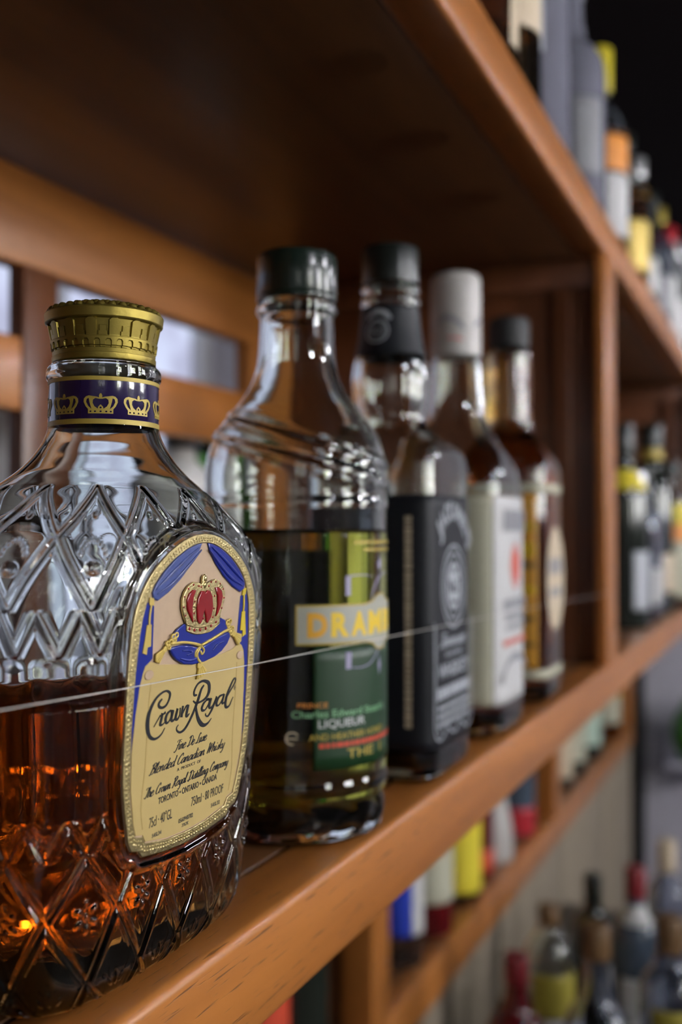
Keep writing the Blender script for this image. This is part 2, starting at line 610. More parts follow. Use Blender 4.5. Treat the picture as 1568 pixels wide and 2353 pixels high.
# simple handwritten alphabet: x height 1, capitals 2
PEN = {
    'a': (1.0, [[(.75, .85), (.45, 1), (.1, .6), (.1, .15), (.35, 0), (.7, .5), (.8, 1)], [(.8, 1), (.75, .2), (.9, 0), (1.1, .2)]]),
    'd': (1.0, [[(.75, .85), (.45, 1), (.1, .6), (.1, .15), (.35, 0), (.7, .5), (.8, 1)], [(.85, 2), (.75, .2), (.9, 0), (1.1, .2)]]),
    'e': (.78, [[(.1, .5), (.6, .65), (.6, .95), (.3, 1), (.05, .5), (.15, .05), (.45, 0), (.85, .3)]]),
    'g': (1.0, [[(.75, .85), (.45, 1), (.1, .6), (.1, .15), (.35, 0), (.7, .5), (.8, 1)], [(.8, 1), (.75, -.3), (.5, -.9), (.15, -.7), (.5, -.2), (1.05, .2)]]),
    'h': (.95, [[(.15, 2), (.1, 0)], [(.1, .5), (.4, 1), (.65, .9), (.65, .2), (.8, 0), (1, .2)]]),
    'i': (.5, [[(.15, 1), (.12, .2), (.28, 0), (.5, .2)], [(.2, 1.42), (.26, 1.55)]]),
    'k': (.85, [[(.15, 2), (.1, 0)], [(.65, .95), (.15, .5), (.45, .35), (.65, 0), (.85, .15)]]),
    'l': (.48, [[(.05, .4), (.35, 1.7), (.3, 2), (.15, 1.6), (.12, .2), (.28, 0), (.48, .2)]]),
    'm': (1.25, [[(.1, 1), (.1, 0)], [(.1, .5), (.35, 1), (.5, .9), (.5, 0)], [(.5, .5), (.75, 1), (.9, .9), (.9, .2), (1.05, 0), (1.25, .2)]]),
    'n': (.95, [[(.1, 1), (.1, 0)], [(.1, .5), (.4, 1), (.6, .9), (.6, .2), (.75, 0), (.98, .2)]]),
    'o': (.88, [[(.4, 1), (.05, .5), (.3, 0), (.7, .45), (.45, 1), (.6, .9), (.9, 1)]]),
    'p': (.88, [[(.15, 1), (.05, -.9)], [(.1, .4), (.45, 1), (.75, .7), (.55, .05), (.2, .1)]]),
    'r': (.62, [[(.1, 1), (.1, 0)], [(.1, .5), (.35, .95), (.6, .95)]]),
    's': (.68, [[(.05, .1), (.45, 1.05), (.6, .3), (.35, 0), (.1, .1)]]),
    't': (.5, [[(.2, 1.5), (.12, .2), (.28, 0), (.5, .2)], [(0, 1), (.42, 1)]]),
    'u': (.95, [[(.1, 1), (.1, .2), (.3, 0), (.6, .5), (.65, 1)], [(.65, 1), (.62, .2), (.78, 0), (.98, .2)]]),
    'w': (1.15, [[(.1, 1), (.08, .15), (.3, 0), (.55, .9)], [(.55, 1), (.52, .15), (.75, 0), (1, .6), (.95, 1), (1.15, .95)]]),
    'x': (.8, [[(.1, .95), (.3, .8), (.5, .1), (.75, .1)], [(.7, 1), (.1, 0)]]),
    'y': (.88, [[(.1, 1), (.1, .2), (.3, 0), (.6, .5), (.65, 1)], [(.65, 1), (.6, -.3), (.35, -.9), (.05, -.7)]]),
    'F': (1.1, [[(.1, 1.6), (.35, 1.95), (1.4, 1.9)], [(.85, 1.9), (.65, .9), (.45, .1), (.1, -.3), (-.15, -.1)], [(.3, 1), (1.05, 1.05)]]),
    'D': (1.45, [[(.6, 1.9), (.4, .1), (.1, 0), (0, .2), (.4, .1), (1.1, .3), (1.4, 1.2), (1, 1.9), (.4, 1.95), (.05, 1.6)]]),
    'L': (1.0, [[(1, 1.7), (.8, 2), (.55, 1.6), (.45, .4), (.1, 0), (0, .15), (.4, .15), (.9, -.05), (1.3, .1)]]),
    'B': (1.25, [[(.5, 1.9), (.3, .1), (0, 0)], [(.1, 1.6), (.6, 2), (1.1, 1.8), (.9, 1.2), (.5, 1.05), (1.05, .9), (1, .2), (.5, 0), (.3, .15)]]),
    'C': (1.1, [[(1, 1.5), (1, 1.9), (.7, 1.95), (.2, 1.2), (.2, .3), (.6, 0), (1.05, .35)]]),
    'W': (1.45, [[(.1, 1.8), (.3, 2), (.25, 0)], [(.25, 0), (.85, 1.9)], [(.85, 1.9), (.8, 0)], [(.8, 0), (1.5, 2)]]),
    'T': (1.0, [[(0, 1.6), (.2, 1.95), (1.3, 1.9)], [(.75, 1.9), (.6, .4), (.3, 0), (0, .2)]]),
    'R': (1.35, [[(.5, 1.9), (.3, .1), (0, 0)], [(.1, 1.6), (.6, 2), (1.1, 1.8), (.9, 1.2), (.5, 1.0)], [(.55, 1.0), (.9, .3), (1.2, 0), (1.45, .15)]]),
    'J': (1.1, [[(.2, 1.7), (.6, 2), (1.2, 1.9)], [(.8, 1.95), (.6, .3), (.3, -.3), (0, 0)]]),
    'c': (.75, [[(.65, .8), (.4, 1), (.08, .55), (.2, .05), (.5, 0), (.8, .3)]]),
    "'": (.3, [[(.2, 2), (.1, 1.6)]]),
    ' ': (.6, []),
}

def script(body, x0, x1, y, xh, wt, shear=0.42, h1=0.10, slope=0.0):
    pen = []
    cx = 0.0
    for ch in body:
        adv, st = PEN[ch]
        for s in st:
            pen.append([(cx + px + shear * py, py) for px, py in s])
        cx += adv
    sx = (x1 - x0) / cx
    out = []
    for s in pen:
        pts = [(x0 + p[0] * sx, y + p[1] * xh + slope * p[0] * sx) for p in s]
        ws = []
        for i in range(len(pts)):
            d = Vector(pts[min(i + 1, len(pts) - 1)]) - Vector(pts[max(i - 1, 0)])
            dn = abs(d.y) / (d.length + 1e-9)
            ws.append(wt * (0.45 + 0.75 * dn * (1.0 if d.y < 0 else 0.45)))
        out.append(stroke(pts, ws, 0.0, h1, 4))
    return merge(out)

# ------------------------------------------------------------------ the room
RX0, RX1, RY0, RY1, RZ0, RZ1 = -3000, 4200, -3200, 2600, -1630, 1300
structure(tag(box('floor', 'floor_dark', RX0, RX1, RY0, RY1, RZ0 - 60, RZ0), 'dark brown bar room floor', None))
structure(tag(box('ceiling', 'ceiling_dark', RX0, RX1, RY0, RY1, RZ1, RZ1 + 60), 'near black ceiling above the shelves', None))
structure(tag(box('wall_front', 'wall_paint', RX0, RX1, RY0 - 80, RY0, RZ0, RZ1), 'grey wall with windows across the bar', None))
structure(tag(box('wall_back', 'wall_paint', RX0, RX1, RY1, RY1 + 80, RZ0, RZ1), 'grey blue wall behind the open shelf', None))
structure(tag(box('wall_left', 'wall_paint', RX0 - 80, RX0, RY0, RY1, RZ0, RZ1), 'grey wall with windows behind the viewer', None))
structure(tag(box('wall_right', 'wall_grey', RX1, RX1 + 80, RY0, RY1, RZ0, RZ1), 'plain grey wall at the end of the bar', None))

def window(n, wall, c, half, z0, z1, pmat, label, nx=2, nz=3):
    e = bpy.data.objects.new('window_%d' % n, None)
    COL.objects.link(e)
    e['kind'] = 'structure'
    e['label'] = label
    def bb(name, m, s0, s1, d0, d1, za, zb):
        if wall == 'front':
            return box(name, m, s0, s1, RY0 + d0, RY0 + d1, za, zb, e)
        if wall == 'back':
            return box(name, m, s0, s1, RY1 - d1, RY1 - d0, za, zb, e)
        return box(name, m, RX0 + d0, RX0 + d1, s0, s1, za, zb, e)
    a, b = c - half, c + half
    bb('window_frame', 'frame_white', a - 60, a, 0, 60, z0 - 60, z1 + 60)
    bb('window_frame', 'frame_white', b, b + 60, 0, 60, z0 - 60, z1 + 60)
    bb('window_frame', 'frame_white', a, b, 0, 60, z1, z1 + 60)
    bb('window_sill', 'frame_white', a - 80, b + 80, 0, 110, z0 - 60, z0)
    w, h = (b - a) / nx, (z1 - z0) / nz
    for i in range(nx):
        for j in range(nz):
            bb('pane', pmat, a + i * w + 18, a + (i + 1) * w - 18, 2, 12, z0 + j * h + 18, z0 + (j + 1) * h - 18)
    for i in range(1, nx):
        bb('mullion', 'frame_white', a + i * w - 18, a + i * w + 18, 0, 40, z0, z1)
    for j in range(1, nz):
        for i in range(nx):
            bb('mullion', 'frame_white', a + i * w + 18, a + (i + 1) * w - 18, 0, 40, z0 + j * h - 18, z0 + j * h + 18)
    return e

window(1, 'front', -1100, 250, 200, 1150, 'pane_front', 'tall window with foliage outside, leftmost across the bar')
window(2, 'front', 650, 330, 200, 1150, 'pane_front', 'tall window with foliage outside, middle one across the bar')
window(3, 'front', 2450, 330, 200, 1150, 'pane_front', 'tall window with foliage outside, nearest the grey end wall')
window(4, 'left', -1900, 550, 200, 1100, 'pane_side', 'window behind the viewer on the bar side')
window(5, 'left', 1500, 450, 200, 1100, 'pane_side', 'window behind the viewer on the shelf side')
window(6, 'back', 600, 650, -300, 950, 'pane_back', 'pale window behind the open shelf, nearer one')
window(7, 'back', 3050, 950, -300, 1200, 'pane_back', 'pale blue window seen through the gap between the rails')

structure(tag(box('trim_1', 'black_paint', 4150, 4199, 552, 720, RZ0, -44), 'black upright strip against the grey end wall', None))

# ------------------------------------------------------------------ main shelf unit
UF, UB = 188, 605
su = thing('bar_shelf_unit', 'orange brown wooden open bar shelf unit with posts and rails', 'shelf', (0, UB, 0))
def sbox(name, m, x0, x1, y0, y1, z0, z1, bev=1.2, parent=None, seg=2):
    return box(name, m, x0, x1, y0 - UB, y1 - UB, z0, z1, parent or su, bev, seg)
SX0, SX1 = -320, 3360
LIP = 34
sbox('shelf_board', 'wood_dark_shaded', SX0, SX1, UF + LIP, 1000, -26, 0, 0.6)['label'] = 'dark shelf board under the row of bottles, shade in its colour'
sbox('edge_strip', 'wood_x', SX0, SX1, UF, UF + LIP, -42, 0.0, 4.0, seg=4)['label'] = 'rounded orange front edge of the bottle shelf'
sbox('shelf_board', 'wood_dark_shaded', SX0, SX1, UF + LIP, UB + 22, 466, 500, 0.6)['label'] = 'dark upper shelf board seen from below, shade in its colour'
sbox('edge_strip', 'wood_x', SX0, SX1, UF, UF + LIP, 465, 507, 4.0, seg=4)['label'] = 'orange front edge of the upper shelf'
for k in range(4):
    x = 56 + 1080 * k
    sbox('post', 'wood_z', x, x + 66, UF + 1, UF + 14, 0, 465, 2.5, seg=3)
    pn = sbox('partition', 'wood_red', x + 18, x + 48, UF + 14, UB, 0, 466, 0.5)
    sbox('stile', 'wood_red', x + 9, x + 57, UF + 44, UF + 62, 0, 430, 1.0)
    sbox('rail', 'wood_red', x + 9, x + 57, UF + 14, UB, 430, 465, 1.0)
    sbox('back_post', 'wood_z', x - 75, x + 66, UB - 2, UB + 20, 0, 382, 1.5)
    sbox('back_post', 'wood_red', x + 606, x + 650, UB - 6, UB + 12, 0, 381, 1.5)
sbox('back_rail', 'wood_x', SX0, SX1, UB, UB + 22, 381, 465, 1.5)['label'] = 'wide orange rail along the back under the upper shelf'
sbox('back_rail', 'wood_x', SX0, SX1, UB - 3, UB + 19, 254, 317, 1.5)['label'] = 'lower orange rail along the back'
sbox('back_panel', 'wood_dark_shaded', 1202, 2216, UB - 20, UB - 4, 0, 464, 0.5)['label'] = 'dark closed back of the far bay'

# thin clear guard thread along the shelf front, tied to the posts
def tube(name, material, pts, r, parent=None, seg=8):
    rings = []
    for i, p in enumerate(pts):
        t = (Vector(pts[min(i + 1, len(pts) - 1)]) - Vector(pts[max(i - 1, 0)])).normalized()
        a = t.orthogonal().normalized()
        b = t.cross(a)
        rings.append(np.array([Vector(p) + (a * math.cos(2 * math.pi * k / seg) + b * math.sin(2 * math.pi * k / seg)) * r for k in range(seg)]))
    V, F = rings_mesh(rings)
    return obj(name, V, F, material, parent)

# ------------------------------------------------------------------ lower unit, counter
LF, LZ = 500, -504
lu = thing('lower_shelf_unit', 'lower wooden bottle shelf with orange edge below the main shelf', 'shelf', (0, LF, LZ))
def lbox(name, m, x0, x1, y0, y1, z0, z1, bev=1.2, seg=2):
    return box(name, m, x0, x1, y0 - LF, y1 - LF, z0 - LZ, z1 - LZ, lu, bev, seg)
lbox('shelf_board', 'wood_dark_shaded', 150, 3500, LF + 30, 760, LZ - 40, LZ, 0.6)
lbox('edge_strip', 'wood_x', 150, 3512, LF, LF + 30, LZ - 62, LZ + 0.4, 3.0, 3)
lbox('back_panel', 'wood_dark_shaded', 150, 3500, 745, 765, LZ, -30, 0.5)
for x in (1201, 2286, 3450):
    lbox('post', 'wood_z', x, x + 61, LF, LF + 45, LZ, -43, 2.0, 3)
    lbox('partition', 'wood_red', x + 12, x + 50, LF + 45, 745, LZ, -43, 0.5)
wl = structure(tag(box('wall_lower', 'beige_panel', 150, 3500, LF + 14, LF + 60, RZ0, LZ - 62), 'beige panelled wall below the lower shelf', None))
for i in range(6):
    x = 170 + i * 556
    box('panel', 'beige_panel', x, x + 536, LF + 4, LF + 14, -730 if x < 2390 else RZ0, LZ - 64, wl, 2.0)
ct = thing('bar_counter', 'dark back bar counter under the lower shelf', 'counter', (1800, 260, RZ0))
box('counter_top', 'counter_top', 150 - 1800, 2390 - 1800, 40 - 260, LF + 3 - 260, -770 - RZ0, -730 - RZ0, ct, 3.0)
box('cabinet', 'counter_top', 160 - 1800, 2370 - 1800, 80 - 260, LF - 260, 0, -770 - RZ0, ct, 2.0)

# added lamps, out of view, for glints on the glass
def pmat_bulb():
    m, nt, p, N, L = mat('bulb')
    p.inputs['Base Color'].default_value = (1, 1, 1, 1)
    p.inputs['Emission Color'].default_value = (0.92, 0.93, 1.0, 1)
    p.inputs['Emission Strength'].default_value = 160.0
pmat_bulb()
for x, w in ((150, 'nearest the viewer'), (950, 'second from the viewer'), (1750, 'third from the viewer'), (2550, 'farthest from the viewer')):
    pl_ = thing('added_lamp', 'added small hanging lamp for glints on the glass, ' + w, 'lamp', (x, -820, 700), 0, 'added lamps for glints')
    lathe('bulb', 'bulb', [(.5, -34), (24, -24), (34, 0), (26, 24), (12, 44)], pl_, 8)
    lathe('socket', 'black_plastic', [(13, 40), (16, 42), (16, 70), (8, 78), (3, 80)], pl_, 24)
    tube('cord', 'black_plastic', [(0, 0, 78), (0, 0, 300), (0, 0, RZ1 - 700)], 2.5, pl_)

# ------------------------------------------------------------------ the cut glass whisky bottle in front
CX, CY = 293.0, 227.5
crown = thing('whisky_bottle', 'cut glass whisky bottle with domed gold cap and royal crown label, nearest bottle', 'bottle', (CX, CY, 0.3))
LB, LT = 38.5, 0.07                      # label plane: y = -(LB + LT * (z - 90))
CR = Loft([
    (0, 51.5, 23, 3.2), (1.2, 55, 26.5, 3.4), (4, 58, 29.5, 3.6), (10, 60, 32, 3.8), (20, 61.1, 33.6, 4), (40, 62.5, 35.2, 4.2),
    (60, 63.5, 36.4, 4.2), (90, 65.3, 38.5, 4.2), (120, 66.3, 40.2, 4.1), (134, 65.9, 40.8, 3.9), (143, 62.7, 40.4, 3.6),
    (150, 57.8, 39.0, 3.2), (156, 51.8, 36.8, 2.8), (161, 46.8, 34.6, 2.5), (166, 39.4, 31.2, 2.2), (171, 31.6, 27.4, 2.1), (176, 26.2, 24.3, 2),
    (181, 22.2, 21.6, 2), (186, 19.9, 19.8, 2), (190, 19.2, 19.2, 2), (202.6, 19.1, 19.1, 2), (203.6, 19.9, 19.9, 2), (204.8, 20.4, 20.4, 2),
    (207, 20.4, 20.4, 2), (208.6, 19.6, 19.6, 2), (209.4, 18.6, 18.6, 2), (212, 18.2, 18.2, 2)])

half_out = [(0, 149.2), (6, 148.7), (12.5, 147), (19, 144.2), (25.5, 140.2), (31, 135.5), (35, 130), (37.3, 125.3), (38.5, 120), (39.2, 113), (39.4, 105),
            (39.4, 96), (39.2, 86), (38.6, 71), (36.8, 61.5), (34.2, 51.5), (32, 48.3), (28, 47.2), (26, 44.8), (13, 43), (0, 42.3)]
half_in = [(0, 146), (5, 145.6), (10.5, 144), (17, 141.2), (23, 137.6), (28, 133.3), (31, 128.6), (33.3, 122.6), (34.5, 115), (35.3, 106), (35.6, 94),
           (35.4, 80), (34.5, 67), (31.8, 56.5), (30.3, 52.4), (26.2, 51.6), (24.6, 49), (12, 46.9), (0, 46.4)]

def smooth_half(h, k=3):
    return [(p.x, p.y) for p in catmull(h, k)]

def both(h):
    return h + [(-x, y) for x, y in h[-2:0:-1]]

OUT = both(half_out)
OUT_S = both(smooth_half(half_out[:15]) + half_out[15:])
IN_S = both(smooth_half(half_in[:14]) + half_in[14:])

def sdf(px, py, poly):
    """signed distance to outline, negative inside"""
    P = np.array(poly)
    Q = np.roll(P, -1, 0)
    d = np.full(px.shape, 1e9)
    ins = np.zeros(px.shape, bool)
    for (x0, y0), (x1, y1) in zip(P, Q):
        ex, ey = x1 - x0, y1 - y0
        t = np.clip(((px - x0) * ex + (py - y0) * ey) / (ex * ex + ey * ey), 0, 1)
        d = np.minimum(d, np.hypot(px - x0 - t * ex, py - y0 - t * ey))
        if y0 != y1:
            cr = ((y0 > py) != (y1 > py)) & (px < (x1 - x0) * (py - y0) / (y1 - y0) + x0)
            ins ^= cr
    return np.where(ins, -d, d)

def sstep(e0, e1, x):
    t = np.clip((x - e0) / (e1 - e0), 0, 1)
    return t * t * (3 - 2 * t)

def crown_outer(seg):
    th = np.linspace(0, 2 * np.pi, seg, endpoint=False)
    # even spacing along the perimeter
    fine = np.linspace(0, 2 * np.pi, 4000)
    x, y = CR.pt(fine, 90.0)
    cum = np.concatenate([[0], np.cumsum(np.hypot(np.diff(x), np.diff(y)))])
    per = cum[-1]
    th = np.interp(np.linspace(0, per, seg, endpoint=False), cum, fine)
    s = np.interp(th, fine, cum) / per
    s = s - np.interp(1.5 * np.pi, fine, cum) / per
    zs = np.array(sorted(set(list(np.round(np.linspace(0, 12, 26), 3)) + list(np.round(np.linspace(12, 172, 355), 3)) + list(np.round(np.linspace(172, 212, 70), 3)))))
    TH, Z = np.meshgrid(th, zs)
    S = np.meshgrid(s, zs)[0]
    X, Y = CR.pt(TH, Z)
    # outward normal in plan
    A, B, P = CR.a(Z), CR.b(Z), CR.p(Z)
    nx = np.sign(X) * (np.abs(X) / A)**(P - 1) / A
    ny = np.sign(Y) * (np.abs(Y) / B)**(P - 1) / B
    nl = np.hypot(nx, ny)
    nx, ny = nx / nl, ny / nl
    NP = 14
    per_mm = per / NP
    ns = S * NP - 0.09
    nl_ = S * NP + 0.5
    fr = lambda v: np.abs(v - np.round(v))
    cut = lambda d: -0.80 * np.exp(-(d / 0.75)**2) + 0.30 * np.exp(-((d - 1.5) / 0.6)**2)
    # upper lattice of cut lines
    wu = np.interp(-Z, [-164, -148, -126], [0, .5, 1])
    du = np.minimum(fr(ns + wu), fr(ns - wu)) * 21.0
    up = (Z > 126) & (Z < 164.5)
    D = np.where(up, cut(du), 0.0)
    # zigzag below it, at half the spacing
    w2 = np.interp(-Z, [-126, -113], [0, .5])
    dz = np.minimum(fr(2 * S * NP + .1 + w2), fr(2 * S * NP + .1 - w2)) * 9.6
    D = np.where((Z <= 126) & (Z > 112.5), cut(dz), D)
    # zigzag and lattice near the base
    w3 = np.interp(-Z, [-62.5, -51.5], [0, .5])
    dz = np.minimum(fr(2 * S * NP + .45 + w3), fr(2 * S * NP + .45 - w3)) * 9.0
    D = np.where((Z < 63) & (Z >= 51.5), cut(dz), D)
    wl_ = np.interp(-Z, [-51.5, -33, -11, -1], [.5, 1, 1.5, 1.75])
    dl = np.minimum(fr(nl_ + wl_), fr(nl_ - wl_)) * 19.0
    lo = (Z < 51.5) & (Z > 1.5)
    D = np.where(lo, cut(dl), D)
    # flutes between the two lattices
    fl = sstep(113, 109, Z) * sstep(60, 64, Z)
    D = D + fl * 0.55 * np.cos(4 * np.pi * ns)
    # almond flowers in the low diamonds
    def bumps(cx, cz, items, base=None):
        base = ns if base is None else base
        o = np.zeros_like(Z)
        lx = (base - cx - np.round(base - cx)) * per_mm
        lz = Z - cz
        for bx, bz, ang, ra, rb, hh in items:
            c, s_ = math.cos(ang), math.sin(ang)
            u, v = (lx - bx) * c + (lz - bz) * s_, -(lx - bx) * s_ + (lz - bz) * c
            o = o + hh * np.clip(1 - (u / ra)**2 - (v / rb)**2, 0, 1)**0.6
        return o
    pet = [(0, 0, 0, .9, .9, .7)] + [(3.2 * math.cos(q), 3.9 * math.sin(q), q, 1.6, .85, .8) for q in [math.pi / 2 + k * math.pi / 3 for k in range(6)]]
    D = D + bumps(0.5, 33.0, pet, nl_) * lo
    D = D + bumps(0.0, 9.0, [(0, 0, math.pi / 2, 3.0, 1.0, .7), (-3, -1, 2.2, 2, .8, .6), (3, -1, .94, 2, .8, .6)], nl_) * lo
    dots = [(0, 9, 0, 1.1, 1.1, .7), (0, -7.5, 0, 2.8, 2.2, 1.0), (0, -7.5, 0, 1.2, 1.0, .5)]
    for k in range(9):
        q = math.radians(20 + k * 17.5)
        dots.append((4.8 * math.cos(q), -5 + 6.2 * math.sin(q), 0, .6, .6, .5))
    D = D + bumps(0.0, 146.0, dots) * up
    # plaque for the label, front and back
    pl = LB + LT * (Z - 90)
    sd = sdf(X, (Z - 90) * math.hypot(1, LT) + 90, OUT)
    near = np.abs(ny) > 0.25
    near &= (np.abs(X) < 54)
    sd = np.where(near, sd, 50.0)
    keep = sstep(3.2, 5.2, sd)
    ridge = 1.1 * np.exp(-((sd - 3.2) / 1.0)**2) * near
    D = D * keep
    X = X + nx * D
    Y = Y + ny * D
    flat = np.sign(Y) * (pl - 0.25)
    k = sstep(3.4, 1.2, sd)
    Y = Y * (1 - k) + flat * k + np.sign(Y) * ridge
    return [np.stack([X[i], Y[i], Z[i]], 1) for i in range(len(zs))]

def crown_glass():
    seg = 840
    outer = crown_outer(seg)
    th2 = np.arctan2(outer[200][:, 1], outer[200][:, 0])
    inn = []
    for z in zsamp(3.0, 212, 3.0, (3.4, 4.1, 5.1, 6.5)):
        t = min(1.0, (z - 3.0) / 5.0)
        sc = 0.95 + 0.05 * math.sqrt(max(0.0, 1 - (1 - t)**2))
        inn.append(ring(CR, z, np.unwrap(th2), 2.8, sc))
    V, F = rings_mesh(outer + inn[::-1])
    obj('glass', V, F, 'glass', crown)
    th = np.linspace(0, 2 * np.pi, 160, endpoint=False)
    lr = []
    for z in zsamp(3.0, 98.5, 3.0, (3.4, 4.1, 5.1, 6.5)):
        t = min(1.0, (z - 3.0) / 5.0)
        sc = 0.95 + 0.05 * math.sqrt(max(0.0, 1 - (1 - t)**2))
        lr.append(ring(CR, z, th, 2.8 - 0.12, sc))
    V, F = rings_mesh(lr)
    obj('liquid', V, F, 'whisky', crown)
crown_glass()

# gold cap with arches, battlements and a beaded dome
def crown_cap():
    cap = bpy.data.objects.new('cap', None)
    COL.objects.link(cap)
    cap.parent = crown
    seg = 540
    th = np.linspace(0, 2 * np.pi, seg, endpoint=False)
    prof = [(209.3, 16), (209.4, 18.2), (210.2, 18.45), (212.0, 18.5), (212.2, 18.15), (213.6, 18.35), (213.9, 18.6), (217.4, 19.05), (217.6, 18.85),
            (218.0, 18.9), (223.6, 20.1), (224.0, 20.65), (224.3, 20.9), (227.2, 21.2), (227.7, 20.9), (228.6, 19.0), (229.8, 14.5), (230.6, 9.5), (231.0, 4.0), (231.1, 1.0)]
    pz = np.array([p[0] for p in prof])
    pr = np.array([p[1] for p in prof])
    zs = sorted(set([round(v, 3) for v in list(pz) + list(np.linspace(212, 228, 90))]))
    rings = []
    for z in zs:
        r = np.interp(z, pz, pr) + np.zeros(seg)
        # battlement row
        if 213.6 < z < 217.5:
            f = (th * 30 / (2 * np.pi)) % 1
            tooth = (np.abs(f - .5) < .27) & (z < 216.6 - 1.0 * np.clip((np.abs(f - .5) - .15) / .12, 0, 1))
            r = r - 0.6 * tooth - 0.6 * (z < 214.4)
        # arcade row: columns with stepped keyholes between
        if 217.9 < z < 223.8:
            f = (th * 15 / (2 * np.pi)) % 1
            g = np.abs(f - .5)
            q = (z - 217.9) / 5.9
            col = g < (0.24 if q < .8 else 0.24 * math.sqrt(max(0, 1 - ((q - .8) / .2)**2)))
            step = (g > (.30 if q < .22 else .36)) & (q < .58)
            low = ~(col | step)
            r = r - 0.8 * low - 0.25 * step
        rings.append(np.stack([r * np.cos(th), r * np.sin(th), np.full(seg, z)], 1))
    V, F = rings_mesh(rings)
    o = obj('cap_shell', V, F, 'gold_cap', cap)
    try:
        o.data.set_sharp_from_angle(angle=math.radians(35))
    except Exception:
        pass
    beads = []
    for rr, zz, n, rad in ((18.8, 228.3, 32, 1.75), (15.2, 229.4, 26, 1.75), (11.5, 230.2, 20, 1.7), (7.8, 230.8, 14, 1.6), (4.2, 231.1, 8, 1.5)):
        for k in range(n):
            a = 2 * math.pi * (k + .5 * (n % 2)) / n
            beads.append(dome(rr * math.cos(a), rr * math.sin(a), rad, zz - .2, 1.7, 9, 3))
    beads.append(dome(0, 0, 2.6, 231, 2.8, 12, 4))
    V, F = merge(beads)
    b = obj('cap_beads', V, F, 'gold_cap', cap)
    b['kind'] = 'stuff'
crown_cap()

# purple neck band with gold stripes and little crowns
lathe('neck_band', 'purple_band', [(19.3, 186.9), (19.55, 187.2), (19.55, 203.2), (19.3, 203.4)], crown, 128, False, False)
band = crown.children[-1]
band['label'] = 'dark purple foil band around the neck'
for z0, z1 in ((186.8, 188.7), (201.9, 203.5)):
    lathe('stripe', 'gold_print', [(19.4, z0), (19.72, z0 + .1), (19.72, z1 - .1), (19.4, z1)], band, 128, False, False)

def mini_crown():
    out = [(-3.6, 0), (3.6, 0), (3.6, 1.6), (4.3, 2.6), (4.9, 4.2), (4.8, 5.4), (4.2, 6.2), (3.4, 6.5), (2.4, 6.3), (1.2, 6.1), (.45, 5.8), (.45, 6.6), (.2, 7.3),
           (-.2, 7.3), (-.45, 6.6), (-.45, 5.8), (-1.2, 6.1), (-2.4, 6.3), (-3.4, 6.5), (-4.2, 6.2), (-4.8, 5.4), (-4.9, 4.2), (-4.3, 2.6), (-3.6, 1.6)]
    mid = [(-.8, 1.7), (-1.8, 2.6), (-2.3, 3.8), (-2.2, 5.0), (-1.5, 5.6), (-.5, 5.3), (.5, 5.3), (1.5, 5.6), (2.2, 5.0), (2.3, 3.8), (1.8, 2.6), (.8, 1.7), (.7, 2.4), (0, 3.3), (-.7, 2.4)]
    lft = [(-2.6, 1.6), (-3.6, 2.7), (-4.2, 4.2), (-4.0, 5.3), (-3.4, 5.6), (-3.2, 4.2), (-2.9, 2.9)]
    rgt = [(-x, y) for x, y in lft][::-1]
    holes = [mid, lft, rgt] + [circle_pts(x, .75, .33, .33, 8) for x in (-2.9, -1.6, 0, 1.6, 2.9)] + [circle_pts(0, 2.15, .32, .38, 8)]
    return shape([out] + holes, 0.0, 0.14)
MC = mini_crown()
a0 = math.atan2(-CY, -CX) + math.radians(-3.5)
for k in range(9):
    ac = a0 + math.radians(40 * k)
    art('crown_emblem', 'gold_print', MC, lambda x, y, h: ((19.58 + h) * math.cos(ac + x * 1.18 / 19.55), (19.58 + h) * math.sin(ac + x * 1.18 / 19.55), 190.4 + y * .95), band, 1.2)

# ---- the tombstone label
def LP(x, y, h):
    """label millimetres -> bottle space"""
    z = 90 + (y - 90) / math.hypot(1, LT)
    q = math.hypot(1, LT)
    return (x, -(LB + LT * (z - 90)) - h / q, z + h * LT / q)
SHX = 1.7
def sh(pts):
    return [(x + SHX, y) for x, y in pts]

lab = art('label', 'label_beige', shape([OUT_S], -0.15, 0.12), LP, crown)
lab['label'] = 'arched label with blue curtains, red crown and parchment scroll'
art('border', 'gold_foil', shape([OUT_S, IN_S], 0.12, 0.75, 0.28), LP, lab, smooth=True)
def along(poly, step):
    P = poly + [poly[0]]
    d = 0.0
    nxt = 0.0
    out = []
    for (x0, y0), (x1, y1) in zip(P, P[1:]):
        l = math.hypot(x1 - x0, y1 - y0)
        while nxt <= d + l and l > 0:
            t = (nxt - d) / l
            out.append((x0 + (x1 - x0) * t, y0 + (y1 - y0) * t))
            nxt += step
        d += l
    return out
def inset(poly, f):
    """between the two outlines"""
    a, b = along(OUT_S, .5), along(IN_S, .5)
    n = len(a)
    return [(a[i][0] * (1 - f) + b[int(i * len(b) / n)][0] * f, a[i][1] * (1 - f) + b[int(i * len(b) / n)][1] * f) for i in range(n)]
bd = []
for f, st, r in ((.42, 1.55, .52), (.70, 1.55, .40)):
    for x, y in along(inset(None, f), st):
        bd.append(dome(x, y, r, 0.68, 0.36, 7, 2))
b = art('border_beads', 'gold_foil', merge(bd), LP, lab, smooth=True)
b['kind'] = 'stuff'

